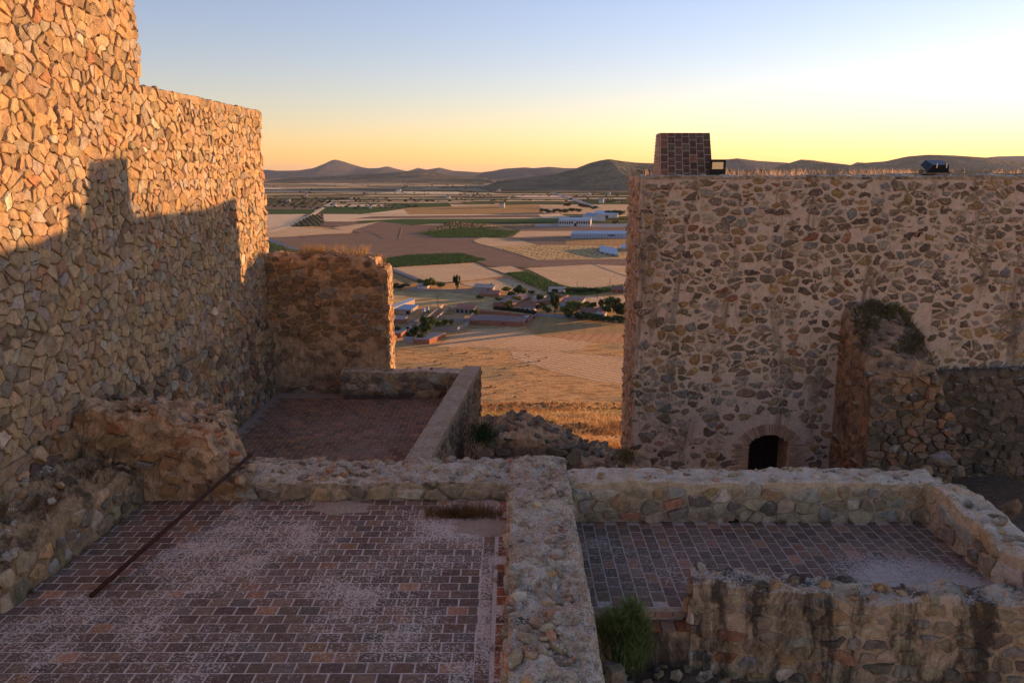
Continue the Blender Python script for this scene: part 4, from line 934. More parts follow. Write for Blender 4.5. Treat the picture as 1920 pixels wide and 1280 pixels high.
for k in range(13):
    z = hz0 + .02 + k * .09; y0 = hy0 + (z - hz0) / (hz1 - hz0) * (hy1 - hy0) + .08
    if hy1 + .63 - y0 < .1: continue
    xl = hx[0] + (hx[2] - hx[0]) * (z - hz0) / (hz1 - hz0); nb = max(1, int((hy1 + .63 - y0) / .3))
    for j in range(nb):
        L_ = (hy1 + .63 - y0) / nb; mb = MB(); mb.box(xl - .02, xl + .04, y0 + j * L_ + .008, y0 + (j + 1) * L_ - .008, z, z + .062, pick(BR, rnd)); mb.build("brick", M_BRICK, hatch, own_origin=True)
# floodlights
fl = empty("floodlight", (5.58, 22.25, KZ), "black floodlight facing out with a pale glass front beside the hatch", "floodlight")
mb = MB(); mb.add([(5.36, 22.22, 5.73), (5.80, 22.22, 5.73), (5.80, 22.22, 6.10), (5.36, 22.22, 6.10), (5.42, 22.46, 5.80), (5.74, 22.46, 5.80), (5.74, 22.46, 6.06), (5.42, 22.46, 6.06)], [[0, 1, 2, 3], [4, 7, 6, 5], [0, 4, 5, 1], [1, 5, 6, 2], [2, 6, 7, 3], [3, 7, 4, 0]]); mb.build("housing", M_BLACK, fl)
mb = MB(); mb.box(5.43, 5.73, 22.205, 22.222, 5.87, 6.055); mb.build("glass", M_GLASS, fl)
mb = MB(); mb.box(5.35, 5.81, 22.15, 22.48, 6.10, 6.125); mb.build("visor", M_STEELBLUE, fl)
mb = MB(); mb.tube([(5.34, 22.3, 5.92), (5.34, 22.3, KZ + .06), (5.82, 22.3, KZ + .06), (5.82, 22.3, 5.92)], .015, 6); mb.build("bracket", M_BLACK, fl)
fl = empty("floodlight", (11.5, 22.25, KZ), "tilted floodlight seen from its ribbed back on the keep edge", "floodlight")
mb = MB(); mb.add([(11.22, 22.1, 5.80), (11.80, 22.1, 5.80), (11.80, 22.5, 5.98), (11.22, 22.5, 5.98), (11.32, 22.0, 5.98), (11.74, 22.0, 5.98), (11.74, 22.45, 6.11), (11.32, 22.45, 6.11)], [[0, 3, 2, 1], [4, 5, 6, 7], [0, 1, 5, 4], [1, 2, 6, 5], [2, 3, 7, 6], [3, 0, 4, 7]]); mb.build("housing", M_STEELBLUE, fl)
mb = MB(); mb.box(11.20, 11.82, 22.05, 22.12, 5.765, 5.80); mb.build("rim", M_BLACK, fl)
for x in (11.40, 11.66):
    mb = MB(); mb.box(x, x + .025, 21.985, 22.02, 5.9, 6.02); mb.build("clip", M_GLASS, fl)
mb = MB(); mb.tube([(11.2, 22.3, 5.88), (11.2, 22.3, KZ + .06), (11.82, 22.3, KZ + .06), (11.82, 22.3, 5.88)], .015, 6); mb.build("bracket", M_BLACK, fl)
# dry grass on the roof
rs = np.random.RandomState(12); n_ = 6500; X = rs.uniform(3.7, 17, n_); Y = rs.uniform(22.7, 29.4, n_); X = np.maximum(X, KX0 + (Y - KY) * .105 + .15)
m = (fbm(np.stack([X * .9, Y * .5, 0 * X], 1), 4, 3) > .16) & ~((X > 4) & (X < 5.7) & (Y < 23.9)); X = X[m]; Y = Y[m]
o = blades("roof_grass", np.stack([X, Y, np.full(len(X), KZ)], 1), .23, .016, .7, (.58, .40, .25), M_DRY, None, 3); tag(o, "dry straw grass growing along the keep roof", "grass", None, "stuff")

# ---------------------------------------------------------------- ruined buttress against the keep
butt = empty("ruined_buttress", (10.4, 21, -3.6), "broken buttress of rough stone with plants on its sloping top", "buttress")
def bt(u, wv): return 2.05 - .50 * u - .08 * u * u + .22 * math.sin(wv * 1.9 + .2) + .05 * math.sin(wv * 9 + u * 5) - (.0 if wv < 1.75 else 2.6 * (wv - 1.75)) - (.25 * max(0, .35 - wv) / .35)
core("core", butt, M_BUTT, (9.2, 22.0), (9.25, 19.85), 2.35, -4, bt, .03, .12, .08, 71, 26)
face_stones(butt, (9.25, 19.84, 0), (1, 0, 0), (0, -1, 0), 2.4, -3.2, 1.0, .30, .22, lambda u, v: .08 < u < 2.3 and -3.1 < v < bt(2.1, u) - .02, [(3, (.19, .145, .11)), (2, (.24, .17, .12)), (1.5, (.13, .105, .09)), (1, (.28, .16, .10))], M_RUIN, 72, gap=(.01, .045), prot=(.01, .10), back=.06, cut=.22, n_ind=90, s2=.75, tilt=.2, rough=.014)
face_stones(butt, (9.19, 22, 0), (.023, -1, 0), (-1, -.023, 0), 2.1, -3.2, 2.1, .30, .22, lambda u, v: .05 < u < 2.05 and v < bt(u, 0) - .12, [(1, (.30, .165, .095)), (1, (.24, .15, .09)), (.5, (.19, .14, .11))], M_RUIN, 73, gap=(.02, .06), prot=(.005, .04), back=.03, cut=.25, n_ind=50, s2=.75, rough=.014, skip=.4)
top_stones(butt, (9.2, 22.0), (9.25, 19.85), 2.35, bt, 170, (.07, .20), M_RUIN, [(3, (.15, .12, .10)), (2, (.20, .16, .13)), (1, (.11, .09, .08))], 74)
rs = np.random.RandomState(3); n_ = 2600; u = rs.uniform(.1, 1.7, n_); wv = rs.uniform(.1, 1.9, n_); k = vnoise(np.stack([u * 2.2, wv * 2.2, 0 * u], 1), 9) > -.1; u = u[k]; wv = wv[k]
Pb = np.array([(9.2 + b, 22 - a, bt(a, b)) for a, b in zip(u, wv)])
o = blades("weeds", Pb, .24, .018, .9, (.17, .14, .06), M_DRY, None, 8); tag(o, "olive green weeds on the broken buttress top", "weeds", None, "stuff")
plinth = empty("rough_plinth", (14, 21.5, -3.6), "low shade-darkened rubble wall at the keep foot beside the buttress", "wall")
core("core", plinth, masonry("corner_shade_mortar", (.15, .115, .09), .4, 6, stain=((.07, .06, .05), .55, 2., .7)), (11.5, 21.5), (18, 21.5), .55, -4, lambda u, wv: .28 + .06 * u, .05, .09, .10, 75, 16)  # mortar and stones below darkened: corner shading put into their colour
face_stones(plinth, (11.5, 21.5, 0), (1, 0, 0), (0, -1, 0), 6.5, -3.2, .7, .32, .24, lambda u, v: .05 < u < 6.4 and -3.1 < v < .2 + .06 * u, [(3, (.13, .105, .085)), (2, (.17, .135, .11)), (1, (.10, .085, .075))], M_RUIN, 76, gap=(.008, .03), prot=(.015, .08), back=.06, cut=.2, n_ind=110, s2=.75, tilt=.2, rough=.014)

# ---------------------------------------------------------------- terraces and their tiles
def tile_proto():
    b_, t_ = .5, .478
    v = [(-b_, -b_, 0), (b_, -b_, 0), (b_, b_, 0), (-b_, b_, 0), (-b_, -b_, .75), (b_, -b_, .75), (b_, b_, .75), (-b_, b_, .75), (-t_, -t_, 1), (t_, -t_, 1), (t_, t_, 1), (-t_, t_, 1)]
    f = [[8, 9, 10, 11]] + [[i, (i + 1) % 4, 4 + (i + 1) % 4, 4 + i] for i in range(4)] + [[4 + i, 4 + (i + 1) % 4, 8 + (i + 1) % 4, 8 + i] for i in range(4)]
    return v, f
TV, TF = tile_proto()
def tile_mesh(mat):
    me = bpy.data.meshes.new("tile"); me.from_pydata(TV, [], TF); at = me.attributes.new("Col", 'FLOAT_COLOR', 'POINT'); at.data.foreach_set("color", [1.0] * (4 * len(TV))); me.materials.append(mat); return me
TILEPAL = [(6, (.155, .108, .088)), (3, (.185, .125, .10)), (2, (.205, .13, .095)), (.5, (.30, .165, .10)), (.2, (.36, .19, .11)), (1, (.155, .125, .11))]
def lay(parent, items, mat, n_ind, seed, pal=TILEPAL):
    """items: (x, y, z, sx, sy, rot)"""
    rnd = random.Random(seed); me = tile_mesh(mat)
    items = sorted(items, key=lambda t: -visible_score((t[0], t[1], t[2]), t[3] * t[4] * (CZ - t[2]) / math.dist((t[0], t[1], t[2]), (0, 0, CZ))))
    base = wloc(parent); rest = MB()
    for i, (x, y, z, sx, sy, rz) in enumerate(items):
        c = pick(pal, rnd); th = .02; dz = rnd.gauss(-.001, .0012); j = rnd.gauss(0, .008)
        if i < n_ind:
            o = bpy.data.objects.new("tile", me); col.objects.link(o); o.parent = parent; o.location = Vector((x, y, z - .012 + dz)) - base
            o.scale = (sx, sy, th); o.rotation_euler = (rnd.gauss(0, .010), rnd.gauss(0, .010), rz + j); o.color = (*c, 1)
        else:
            cs, sn = math.cos(rz + j), math.sin(rz + j)
            rest.add([(x + (p[0] * sx) * cs - (p[1] * sy) * sn, y + (p[0] * sx) * sn + (p[1] * sy) * cs, z - .012 + dz + p[2] * th) for p in TV], TF, c)
    if rest.n:
        o = rest.build("tile_infill", mat, parent); o["kind"] = "stuff"
def slab(name, x0, x1, y0, y1, ztop, zbot, mat, label, res=.12, amp=.002):
    X, Y = np.meshgrid(np.linspace(x0, x1, int((x1 - x0) / res)), np.linspace(y0, y1, int((y1 - y0) / res))); P = np.stack([X.ravel(), Y.ravel(), np.full(X.size, ztop)], 1)
    P[:, 2] += amp * fbm(P * 3, 8, 3); a, b = X.shape; I = np.arange(X.size).reshape(a, b)
    F = np.stack([I[:-1, :-1], I[:-1, 1:], I[1:, 1:], I[1:, :-1]], -1).reshape(-1, 4).tolist()
    k = len(P); P = np.vstack([P, [(x0, y0, zbot), (x1, y0, zbot), (x1, y1, zbot), (x0, y1, zbot)]])
    F += [[k, k + 1] + I[0, ::-1].tolist(), [k + 1, k + 2] + I[::-1, -1].tolist(), [k + 2, k + 3] + I[-1].tolist(), [k + 3, k] + I[:, 0].tolist()]
    o = mk(name, P, F, mat); tag(o, label, None, None, "structure"); return o
fa = slab("terrace_floor", -7.7, -.02, 5.0, 13.62, 0.0, -4, M_JOINT, "lichen spotted brick terrace floor beside the iron bar")
items = []; su, sv, jt = .285, .212, .024; rnd = random.Random(4)
for r in range(41):
    y = 13.40 - r * sv
    if y < 5.1: break
    x = -.60 - (.5 * su if r % 2 else 0) + rnd.uniform(-.02, .02)
    if r % 2: items.append((-.60 + su * .25 - .012 + .01, y, 0, su * .5 - jt, sv - jt, 0))
    while x > -7.0:
        items.append((x, y, 0, su - jt, sv - jt, 0)); x -= su
lay(fa, items, M_TILE_A, 296, 31)
items = [(-.36, 13.3 - k * .285, 0, .17, .265, 0) for k in range(29)]
lay(fa, items, tile_mat("edge_tile", .50, .7, .12), 2, 33)
items = [(-.135, 13.35 - k * .235 + rnd.uniform(-.02, .02), .004, .155, .20, 0) for k in range(34) if rnd.random() > .2]
lay(fa, items, tile_mat("edge_brick", .57, .8, .14), 2, 34, [(3, (.30, .115, .06)), (2, (.22, .09, .055)), (2, (.12, .065, .05))])
fb = slab("terrace_floor", 1.0, 7.5, 10.62, 13.62, -.43, -1.1, M_JOINT_B, "dark tiled lower terrace with a pale lime patch")
items = []; su, sv = .205, .292
for cidx in range(32):
    x = 1.16 + cidx * su
    y = 10.78 - (.5 * sv if cidx % 2 else 0)
    if cidx % 2: y += sv
    if x > 7.4: break
    while y < 13.42:
        items.append((x, y, -.43, su - .021, sv - .026, 0)); y += sv
lay(fb, items, M_TILE_B, 298, 35, [(6, (.15, .112, .095)), (3, (.18, .128, .105)), (1.2, (.23, .145, .105)), (.4, (.28, .165, .115))])
fc = slab("terrace_floor", -7.7, -1.5, 14.7, 25.05, -1.2, -4, M_JOINT_C, "reddish brown tiled terrace behind the low parapets")
items = []; su, sv = .29, .25
for r in range(42):
    y = 24.3 - r * sv; x = -1.75 - (.5 * su if r % 2 else 0)
    if y < 14.9: break
    while x > -7.3: items.append((x, y, -1.2, su - .024, sv - .026, 0)); x -= su
lay(fc, items, M_TILE_C, 200, 36, [(5, (.19, .128, .092)), (3, (.215, .14, .097)), (2, (.27, .16, .10)), (1.5, (.165, .128, .10))])
# brick step under the lower terrace edge
st = empty("brick_step", (2, 10.5, -1), "brick step below the edge of the lower tiled terrace", "step")
mb = MB(); mb.box(1.0, 2.58, 10.38, 10.63, -1.4, -.66); mb.build("footing", M_STAINED, st)
for k in range(7):
    x = 1.08 + k * .215; mb = MB(); mb.box(x, x + .195, 10.36, 10.60, -.662, -.62, pick([(2, (.30, .12, .07)), (2, (.16, .09, .07)), (1, (.24, .17, .14))], rnd)); mb.build("brick", M_BRICK, st, own_origin=True)
for k in range(6):
    x = 1.05 + k * .26; mb = MB(); mb.box(x, x + .24, 10.575, 10.63, -.56, -.50, pick(BR, rnd)); mb.build("brick", M_BRICK, st, own_origin=True)

# ---------------------------------------------------------------- walls between the terraces
def rubble(name, label, A, B, thick, z0, top, mat, smat, pal, seed, su=.30, sv=.22, vmin=None, n_ind=150, ntop=40, tsize=(.06, .14), gap=(.012, .045), prot=(.04, .085), at_=.05, topmat=None, skip=0., acc=None, du=.07, rough=.012, fseg=10, af=.025):
    o = empty(name, ((A[0] + B[0]) / 2, (A[1] + B[1]) / 2, z0), label, "wall")
    core("core", o, mat, A, B, thick, z0, top, af, at_, du, seed, fseg)
    A_, D, N, L = on_wall(A, B); vm = z0 if vmin is None else vmin
    tm = max(top(u, 0) for u in np.linspace(0, L, 20))
    face_stones(o, A_ + N * .0, D, N, L, vm - .1, tm + .2, su, sv, lambda u, v: .03 < u < L - .03 and vm < v < top(u, 0) - .09 and (acc is None or acc(u, v)), pal, smat, seed + 1, gap=gap, prot=prot, back=.03, cut=.17, n_ind=n_ind, s2=.80, tilt=.10, rough=rough, skip=skip)
    if ntop: top_stones(o, A, B, thick, top, ntop, tsize, smat, pal, seed + 2)
    return o
rubble("low_wall", "low lichen crusted wall across the back of the near terrace", (-5.0, 13.55), (0.0, 13.55), 1.2, -1.4, lambda u, wv: .32 + .03 * math.sin(u * 2), M_CAP, M_RUIN, P_RUIN, 100, .42, .22, 0., 60, 110, (.06, .17), at_=.06, gap=(.015, .045), prot=(.04, .085))
cr = rubble("low_wall", "colourful rubble wall behind the dark lower terrace", (1.0, 13.55), (7.75, 13.55), .72, -3.6, lambda u, wv: .33 + .02 * math.sin(u * 1.7), M_RUINMORTAR, M_RUIN, P_RUIN, 110, .30, .21, -.42, 150, 60, (.05, .13), at_=.045, acc=lambda u, v: abs(u - 2.75) > .17 or v > -.2)
pd = atY(1375, 978, 13.52); q = MB(); vs = []
for y in (13.49, 13.7):
    for r in (.105, .135): vs += [(pd.x + r * math.cos(math.pi * k / 10), y, -.43 + r * math.sin(math.pi * k / 10)) for k in range(11)]
fs = []
for k in range(10): fs += [[k, k + 1, 22 + k + 1, 22 + k], [11 + k, 33 + k, 33 + k + 1, 11 + k + 1], [k, 11 + k, 11 + k + 1, k + 1]]
q.add(vs, fs, (.40, .19, .12)); q.build("drain_tile", M_BRICK, cr)
q = MB(); q.add([(pd.x + .104 * math.cos(math.pi * k / 10), 13.505, -.43 + .104 * math.sin(math.pi * k / 10)) for k in range(11)], [list(range(11))]); q.build("drain_hole", M_PANE, cr)
rubble("dividing_wall", "broad rubble topped wall dividing the two terraces", (-.03, 14.7), (-.05, 5.2), 1.06, -2.2, lambda u, wv: .36 + .03 * math.sin(u * 1.3) + .05 * math.sin(u * 3.1 + wv * 3), M_CAP, M_RUIN, P_RUIN, 120, .34, .22, 0.02, 20, 210, (.05, .17), at_=.07, du=.05)
rubble("side_wall", "broken side wall closing the lower terrace", (7.45, 13.5), (7.45, 8.3), .62, -1.6, lambda u, wv: .28 + .06 * math.sin(u * 2.3) + .04 * math.sin(u * 5), M_RUINMORTAR, M_RUIN, P_RUIN, 130, .34, .24, -.42, 60, 60, (.08, .22), at_=.07)
dw = rubble("stained_wall", "black streaked rubble wall in front of the lower terrace", (2.55, 10.32), (9.6, 9.42), .56, -2.6, lambda u, wv: .06 + .05 * math.sin(u * 1.9) + .03 * math.sin(u * 4.3), M_STAINED, M_STAINSTONE, P_RUIN, 140, .30, .195, -1.5, 150, 70, (.07, .20), at_=.08, skip=.12, gap=(.02, .06), fseg=24, prot=(.02, .065), af=.03)
face_stones(dw, (2.545, 10.86, 0), (0, -1, 0), (-1, 0, 0), .55, -1.4, .2, .26, .2, lambda u, v: .03 < u < .5 and v < -.05, P_RUIN, M_RUIN, 144, gap=(.02, .05), prot=(.0, .03), back=.03, n_ind=8)
rubble("parapet", "long parapet with pale top running towards the valley", (-1.96, 14.75), (-1.02, 25.15), .55, -4.2, lambda u, wv: -.35, masonry("parapet_mortar", (.36, .285, .21), .35, 6, lich_up=((.46, .41, .37), .50, 22), stain=((.08, .07, .055), .62, 2., .6), bump=1., dist=.03), M_RUIN, P_DARK, 150, .30, .22, -4, 110, 0, gap=(.025, .06), prot=(.01, .04), at_=.02)
rubble("parapet", "short end parapet of dark stones across the far terrace", (-5.4, 24.45), (-1.55, 24.45), .6, -1.6, lambda u, wv: -.36 + .02 * math.sin(u * 3), M_CAP, M_RUIN, P_RUIN + P_DARK, 160, .34, .23, -1.2, 70, 20, (.05, .1), gap=(.015, .05), prot=(.02, .09), at_=.03)
rw = rubble("ruined_wall", "tall ragged clay and rubble wall end beside the lit tower", (-7.72, 25.0), (-3.92, 25.0), 1.05, -3.5, lambda u, wv: 3.22 + .05 * math.sin(u * 4) + (-.20 * (u - 2.9) if u > 2.9 else 0) - (.22 if u > 3.45 else 0), M_CLAY, M_RUIN,
            [(3, (.22, .15, .095)), (3, (.27, .18, .11)), (2, (.17, .13, .10)), (1, (.33, .19, .11)), (1, (.24, .22, .20))], 170, .34, .20, -1.15, 190, 60, (.07, .19), gap=(.012, .05), prot=(.0, .10), at_=.09, skip=.12, acc=lambda u, v: v > .55 or (v > -.05 and math.sin(u * 5 + v * 4) > .55) or v < -.85, af=.05, fseg=40)
face_stones(rw, (-3.915, 25.0, 0), (0, 1, 0), (1, 0, 0), 1.05, -1.5, 2.8, .3, .22, lambda u, v: .03 < u < 1.0 and -1.4 < v < 2.7, P_RUIN, M_RUIN, 174, gap=(.01, .04), prot=(.0, .04), back=.05, n_ind=40, tilt=.1, rough=.014)
rs = np.random.RandomState(30)
Pg = [(x, 25.1 + rs.uniform(0, .8), 3.2) for x in np.clip(rs.normal(-6.15, .34, 420), -7, -5.3)] + [(x, 25.05 + rs.uniform(0, .9), 3.2) for x in rs.uniform(-5.4, -4.6, 130)] + [(x, 25.1 + rs.uniform(0, .8), 2.85) for x in rs.uniform(-4.5, -4.1, 60)]
o = blades("dry_grass_tuft", np.array(Pg), .34, .016, 1.0, (.42, .27, .11), M_DRY, None, 5); tag(o, "golden dry grass tuft on top of the ruined clay wall", "grass", None, "stuff")
# ledge at the tower foot and the broken cross-wall stub
def et(u, wv): return .66 + .30 * wv + .05 * math.sin(u * 2.1) + .12 * max(0, math.sin(u * 1.1 + 1)) * wv
rubble("low_ledge", "low rubble ledge with earth and dry weeds along the tower foot", (-7.10, 5.2), (-6.58, 13.6), 1.0, -1., et, masonry("ledge_mortar", (.30, .22, .145), .38, 6, stain=((.055, .048, .035), .52, 2.2, .8), bump=1., dist=.04), M_RUIN, P_RUIN + P_DARK, 180, .34, .24, .02, 70, 150, (.05, .16), gap=(.03, .06), prot=(.03, .07), at_=.11, af=.05, du=.055)
rs = np.random.RandomState(31); n_ = 2600; u = rs.uniform(2.5, 8.3, n_); wv = rs.uniform(.15, .95, n_); k = vnoise(np.stack([u * 1.6, wv * 2.5, 0 * u], 1), 3) > .0; u = u[k]; wv = wv[k]
Pg = np.array([(-7.10 + .52 * a / 8.4 - b, 5.2 + a, et(a, b)) for a, b in zip(u, wv)])
o = blades("dry_weeds", Pg, .17, .012, 1.1, (.20, .125, .05), M_DRY, None, 6); tag(o, "brown dry weeds on the ledge at the tower foot", "weeds", None, "stuff")
def ft(u, wv): return float(np.interp(u, [0, .9, 1.5, 2.05, 2.32, 2.48, 2.62, 3.05], [1.62, 1.58, 1.50, 1.36, 1.22, .85, .38, .33])) + .06 * math.sin(u * 5 + wv * 4)
rubble("wall_stub", "broken clay wall stub jutting from the tower base", (-7.72, 13.48), (-4.70, 13.52), 1.25, -.6, ft, M_CLAY, M_RUIN, [(2, (.30, .18, .10)), (2, (.24, .16, .10)), (2, (.20, .17, .14)), (1, (.36, .17, .10)), (1, (.38, .30, .24))], 190, .34, .24, .05, 70, 170, (.05, .20), gap=(.02, .06), prot=(.04, .11), at_=.13, skip=.25, af=.09, fseg=24, du=.055)
# rubble heap beyond the cross wall
def kt(u, wv): return float(np.interp(u, [0, .5, .95, 1.45, 2.05, 2.45, 2.95, 3.65, 4.65], [-.85, -.75, -.66, -.72, -.90, -1.12, -1.40, -1.62, -1.8])) - .25 * abs(wv - .9) + .10 * math.sin(u * 6) * math.sin(wv * 5)
heap = rubble("rubble_heap", "collapsed heap of grey stones in the gap before the valley", (-.95, 19.6), (3.7, 19.6), 1.7, -4.4, kt, M_CLAY, M_ROCK, [(3, (.17, .14, .11)), (3, (.21, .17, .135)), (1, (.25, .16, .10)), (1, (.12, .10, .09))], 200, .34, .24, -2.6, 80, 190, (.10, .26), gap=(.01, .04), prot=(.03, .14), at_=.16, af=.10)

# ---------------------------------------------------------------- pit, loose stones, plants, bar
X, Y = np.meshgrid(np.linspace(1.0, 12, 110), np.linspace(4.5, 10.5, 60)); P = np.stack([X.ravel(), Y.ravel(), 0 * X.ravel()], 1)
P[:, 2] = -1.30 + .22 * fbm(P * .9, 2, 4) + .10 * fbm(P * 4, 5, 3); I = np.arange(X.size).reshape(X.shape)
o = mk("pit_ground", P, np.stack([I[:-1, :-1], I[:-1, 1:], I[1:, 1:], I[1:, :-1]], -1).reshape(-1, 4), M_SOIL); tag(o, "dark rubble strewn earth in the pit beside the dividing wall", None, None, "structure")
rnd = random.Random(15)
for i in range(60):
    x, y = rnd.uniform(1.1, 3.2), rnd.uniform(9.0, 10.4)
    o = rock("rock", (x, y, -1.22 + rnd.uniform(-.05, .1)), rnd.uniform(.05, .17), rnd, M_ROCK, None, pick(P_DARK + P_RUIN, rnd)); tag(o, "loose grey rock lying in the pit beside the dividing wall", "rock", "loose rocks in the pit")
for i in range(14):
    x, y = rnd.uniform(1.12, 1.5), rnd.uniform(8.6, 9.9)
    o = rock("rock", (x, y, -.75 + rnd.uniform(-.2, .25)), rnd.uniform(.12, .24), rnd, M_ROCK, None, pick(P_DARK, rnd)); tag(o, "dark boulder stacked against the foot of the dividing wall", "rock", "boulders at the dividing wall")
for i in range(26):
    x, y = rnd.uniform(8.3, 11.5), rnd.uniform(13.0, 17.5)
    o = rock("rock", (x, y, -.5 + rnd.uniform(-.7, .3) - (x - 8.3) * .15), rnd.uniform(.15, .34), rnd, M_ROCK, None, pick(P_DARK, rnd)); tag(o, "dark tumbled stone heaped behind the broken side wall", "rock", "tumbled stones behind the side wall")
mb = MB(); mb.add([(8.0, 12.2, -.3), (13, 11.0, -1.4), (14, 21.4, -2.6), (8.0, 21.4, -3.0), (8.0, 14, -.5)], [[0, 1, 2, 3, 4]]); o = mb.build("rubble_bank", M_SOIL); tag(o, "dark earth bank behind the broken side wall", None, None, "structure")
for px, py, s, c, lb in [(620, 1223, .05, (.45, .38, .34), "small pale pebble lying on the tile floor"), (61, 1163, .045, (.42, .3, .26), "small pinkish pebble near the low ledge"), (96, 945, .10, (.42, .40, .38), "pale stone lying on the weedy ledge")]:
    p = G(px, py, 0.0 if py > 1000 else .9); tag(rock("pebble", (p.x, p.y, p.z + s * .4), s, rnd, M_ROCK, None, c), lb, "pebble")
for px, py, s, lb in [(640, 951, .55, "flat sand patch on the tiles by the low wall"), (915, 988, .6, "pale gravel patch beside the dry grass clump")]:
    p = G(px, py, 0.0); v = [(0, 0, .045)]; f = []
    for k in range(3):
        for a in range(20):
            r = s * (k + 1) / 3 * (1 + .18 * math.sin(a * 1.9 + px)); v.append((r * math.cos(a * .314), .55 * r * math.sin(a * .314), [.04, .024, .003][k]))
    for a in range(20):
        f.append([0, 1 + a, 1 + (a + 1) % 20])
        for k in (0, 1): f.append([1 + k * 20 + a, 21 + k * 20 + a, 21 + k * 20 + (a + 1) % 20, 1 + k * 20 + (a + 1) % 20])
    o = mk("sand_patch", [(p.x + q[0], p.y + q[1], q[2] + .004) for q in v], f, joint_mat("sand" + str(px), (.36, .29, .23)), smooth=True); tag(o, lb, "sand", None, "stuff")
rs = np.random.RandomState(41); p = G(868, 966, 0.0); n_ = 1500
Pg = np.stack([p.x + np.clip(rs.normal(0, .30, n_), -.62, .66), p.y + rs.normal(0, .09, n_), np.zeros(n_)], 1)
o = blades("dry_grass_clump", Pg, .16, .009, 1.2, (.27, .15, .055), M_DRY, None, 9); tag(o, "brown dry grass clump growing on the near terrace tiles", "grass", None, "stuff")
rs = np.random.RandomState(47); jw = []
for (xa, ya, xb, yb, zz, num) in ((-5.0, 13.5, -.1, 13.5, 0, 60), (-.22, 13.3, -.22, 7.5, 0, 40), (-6.55, 13.4, -6.9, 8, 0, 60), (1.1, 13.48, 7.3, 13.48, -.43, 60), (7.38, 13.3, 7.38, 10.8, -.43, 30)):
    for t in rs.rand(num // 6):
        c_ = np.array([xa + (xb - xa) * t, ya + (yb - ya) * t, zz]); jw += [c_ + np.array([*rs.normal(0, .035, 2), 0]) for _ in range(26)]
o = blades("joint_weeds", np.array(jw), .075, .006, 1.3, (.22, .15, .06), M_DRY, None, 48); tag(o, "little dry weeds sprouting where floors meet walls", "weeds", None, "stuff")
sh = empty("green_shrub", (1.42, 9.75, -1.2), "feathery green shrub growing beside the dividing wall", "shrub")
rs = np.random.RandomState(42); n_ = 5200; d = rs.normal(0, 1, (n_, 3)); d /= np.linalg.norm(d, axis=1)[:, None]; r = rs.rand(n_) ** .45
lob = np.array([(0, 0, 0, 1), (.18, -.05, .22, .6), (-.16, .05, .16, .62), (.05, -.2, -.1, .7), (.24, .1, -.12, .55), (-.1, -.1, .36, .4), (.12, .05, .42, .32)])[rs.randint(0, 7, n_)]
Pg = np.array([1.50, 9.75, -.46]) + lob[:, :3] + d * r[:, None] * lob[:, 3:] * np.array([.36, .33, .36]) * (1 + .35 * vnoise(d * 2.6, 4))[:, None]
blades("foliage", Pg, .16, .010, 1.4, (.20, .235, .07), M_LEAF, sh, 10, .45)
mb = MB(); rnd = random.Random(2)
for k in range(9):
    a = rnd.uniform(0, 6.28); mb.tube([(1.42, 9.75, -1.25), (1.45 + .15 * math.cos(a), 9.75 + .15 * math.sin(a), -.75), (1.48 + .32 * math.cos(a), 9.75 + .3 * math.sin(a), -.30 + rnd.uniform(-.2, .2))], .012, 5, r1=.004, c=(.2, .14, .07))
mb.build("stem", M_BARK, sh)
for nm, lb, cx_, cy_, cz__, rx, c, n_ in [("green_weed", "dark green weed growing in the rubble heap", -.75, 19.5, -.75, .35, (.05, .08, .025), 900), ("weed", "yellowed weed at the keep corner rubble", 2.9, 19.5, -1.4, .25, (.20, .16, .05), 300)]:
    rs = np.random.RandomState(n_); d = rs.normal(0, .5, (n_, 3)); Pg = np.array([cx_, cy_, cz__]) + d * np.array([rx, rx, rx * .7]); o = blades(nm, Pg, .16, .014, 1.0, c, M_LEAF, None, n_); tag(o, lb, "weed", None, "stuff")
bar = MB(); bar.tube([(-5.84, 10.13, .03), (-5.3, 11.9, .395), (-4.73, 13.76, .78)], .034, 10); o = bar.build("iron_bar", M_RUST, None, True); tag(o, "long rusty iron bar leaning from the tiles to the low wall", "bar")
# beam on the far terrace
o = MB(); o.box(-5.3, -3.55, 24.24, 24.38, -1.19, -1.09); o = o.build("old_beam", plain("weathered_wood", (.13, .085, .06), .9, 0, .4, 8)); tag(o, "dark old timber beam lying along the end parapet", "beam")
rnd = random.Random(44); tag(rock("rock", (-4.15, 24.2, -.93), .20, rnd, M_ROCK, None, (.30, .25, .2)), "pale stone resting on the old timber beam", "rock")

# ---------------------------------------------------------------- dry grass on the slope
rs = np.random.RandomState(50); n_ = 95000; Y = 24 / (1 - rs.rand(n_) * .90); X = (rs.uniform(-.18, .24, n_)) * Y
m = (Y > 26) & ((X < KX0 - .2) | (Y > 30.2)) & (X > -1.4 - (Y - 25) * .2); X = X[m]; Y = Y[m]; Z = terr(X, Y) - .03
dens = fbm(np.stack([X * .35, Y * .35, 0 * X], 1), 6, 3); k = dens > -.28; X, Y, Z, dens = X[k], Y[k], Z[k], dens[k]
h = .20 * (1 + .9 * dens) * (1 + Y / 200); wd = .03 * (Y / 30)
pt = fbm(np.stack([X * .16, Y * .09, 0 * X], 1), 16, 4)[:, None]; gc = np.where(pt > .12, (.36, .19, .075), np.where(pt < -.22, (.40, .28, .10), (.55, .34, .145)))
o = blades("slope_grass", np.stack([X, Y, Z], 1), h * (1 + .5 * pt[:, 0]), wd, 1.3, gc, M_DRY, None, 51, .4); tag(o, "sunlit dry golden grass on the castle hillside", "grass", None, "stuff")
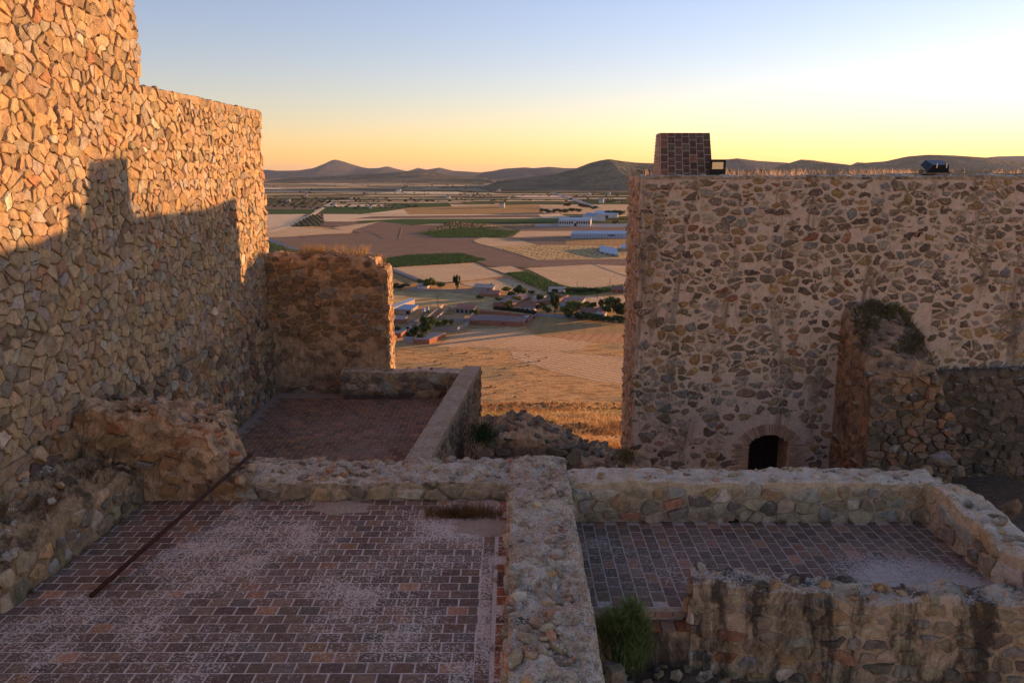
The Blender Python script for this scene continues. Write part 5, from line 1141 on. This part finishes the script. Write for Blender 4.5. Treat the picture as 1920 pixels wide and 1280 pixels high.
rs = np.random.RandomState(55); n_ = 5200; Y = 45 / (1 - rs.rand(n_) * .885); X = rs.uniform(-.22, .26, n_) * Y; kk = fbm(np.stack([X * .05, Y * .03, 0 * X], 1), 21, 3) > -.05; X, Y = X[kk], Y[kk]; n_ = len(X)
s_ = rs.uniform(.12, .38, n_) * (1 + Y / 260); Vt = np.repeat(OCTV[None], n_, 0) * s_[:, None, None] * np.array([1.2, 1.2, .8]) + rs.normal(0, .12, (n_, 5, 3)) * s_[:, None, None]; Vt[:, :, 0] += X[:, None]; Vt[:, :, 1] += Y[:, None]; Vt[:, :, 2] += (np.where(Y > 293, PLAIN + .1, terr(X, Y)) - .04)[:, None]
o = mk("grass_tussocks", Vt.reshape(-1, 3), (OCTF[None] + (np.arange(n_) * 5)[:, None, None]).reshape(-1, 3), M_DRY, None, np.repeat((np.array([[.40, .24, .10]]) * rs.uniform(.5, 1.3, (n_, 1)))[:, None], 5, 1).reshape(-1, 3)); tag(o, "scattered dry tussocks over the hillside and rough pasture", "grass", None, "stuff")
rs = np.random.RandomState(52); n_ = 5000; X = rs.uniform(2.0, 4.2, n_); Y = rs.uniform(25.5, 31, n_); m = X < KX0 - .1 + (Y - 22) * .105; X, Y = X[m], Y[m]
o = blades("green_scrub", np.stack([X, Y, terr(X, Y)], 1), .35, .03, .9, (.13, .12, .04), M_LEAF, None, 53); tag(o, "patch of greenish scrub at the keep corner", "scrub", None, "stuff")

# ---------------------------------------------------------------- haze over the plain
mb = MB(); mb.box(-61000, 61000, -480, 61000, PLAIN - 6, 430)
hm = bpy.data.materials.new("haze_air"); hm.use_nodes = True; ht = hm.node_tree; ht.nodes.remove(ht.nodes["Principled BSDF"])
hv = ht.nodes.new("ShaderNodeVolumePrincipled"); hv.inputs["Color"].default_value = (.80, .84, .92, 1); hv.inputs["Density"].default_value = 0.000012; hv.inputs["Anisotropy"].default_value = 0.2
ht.links.new(hv.outputs[0], ht.nodes["Material Output"].inputs["Volume"])
hz = mb.build("haze", hm); tag(hz, "thin evening haze over the plain", "haze", None, "stuff")
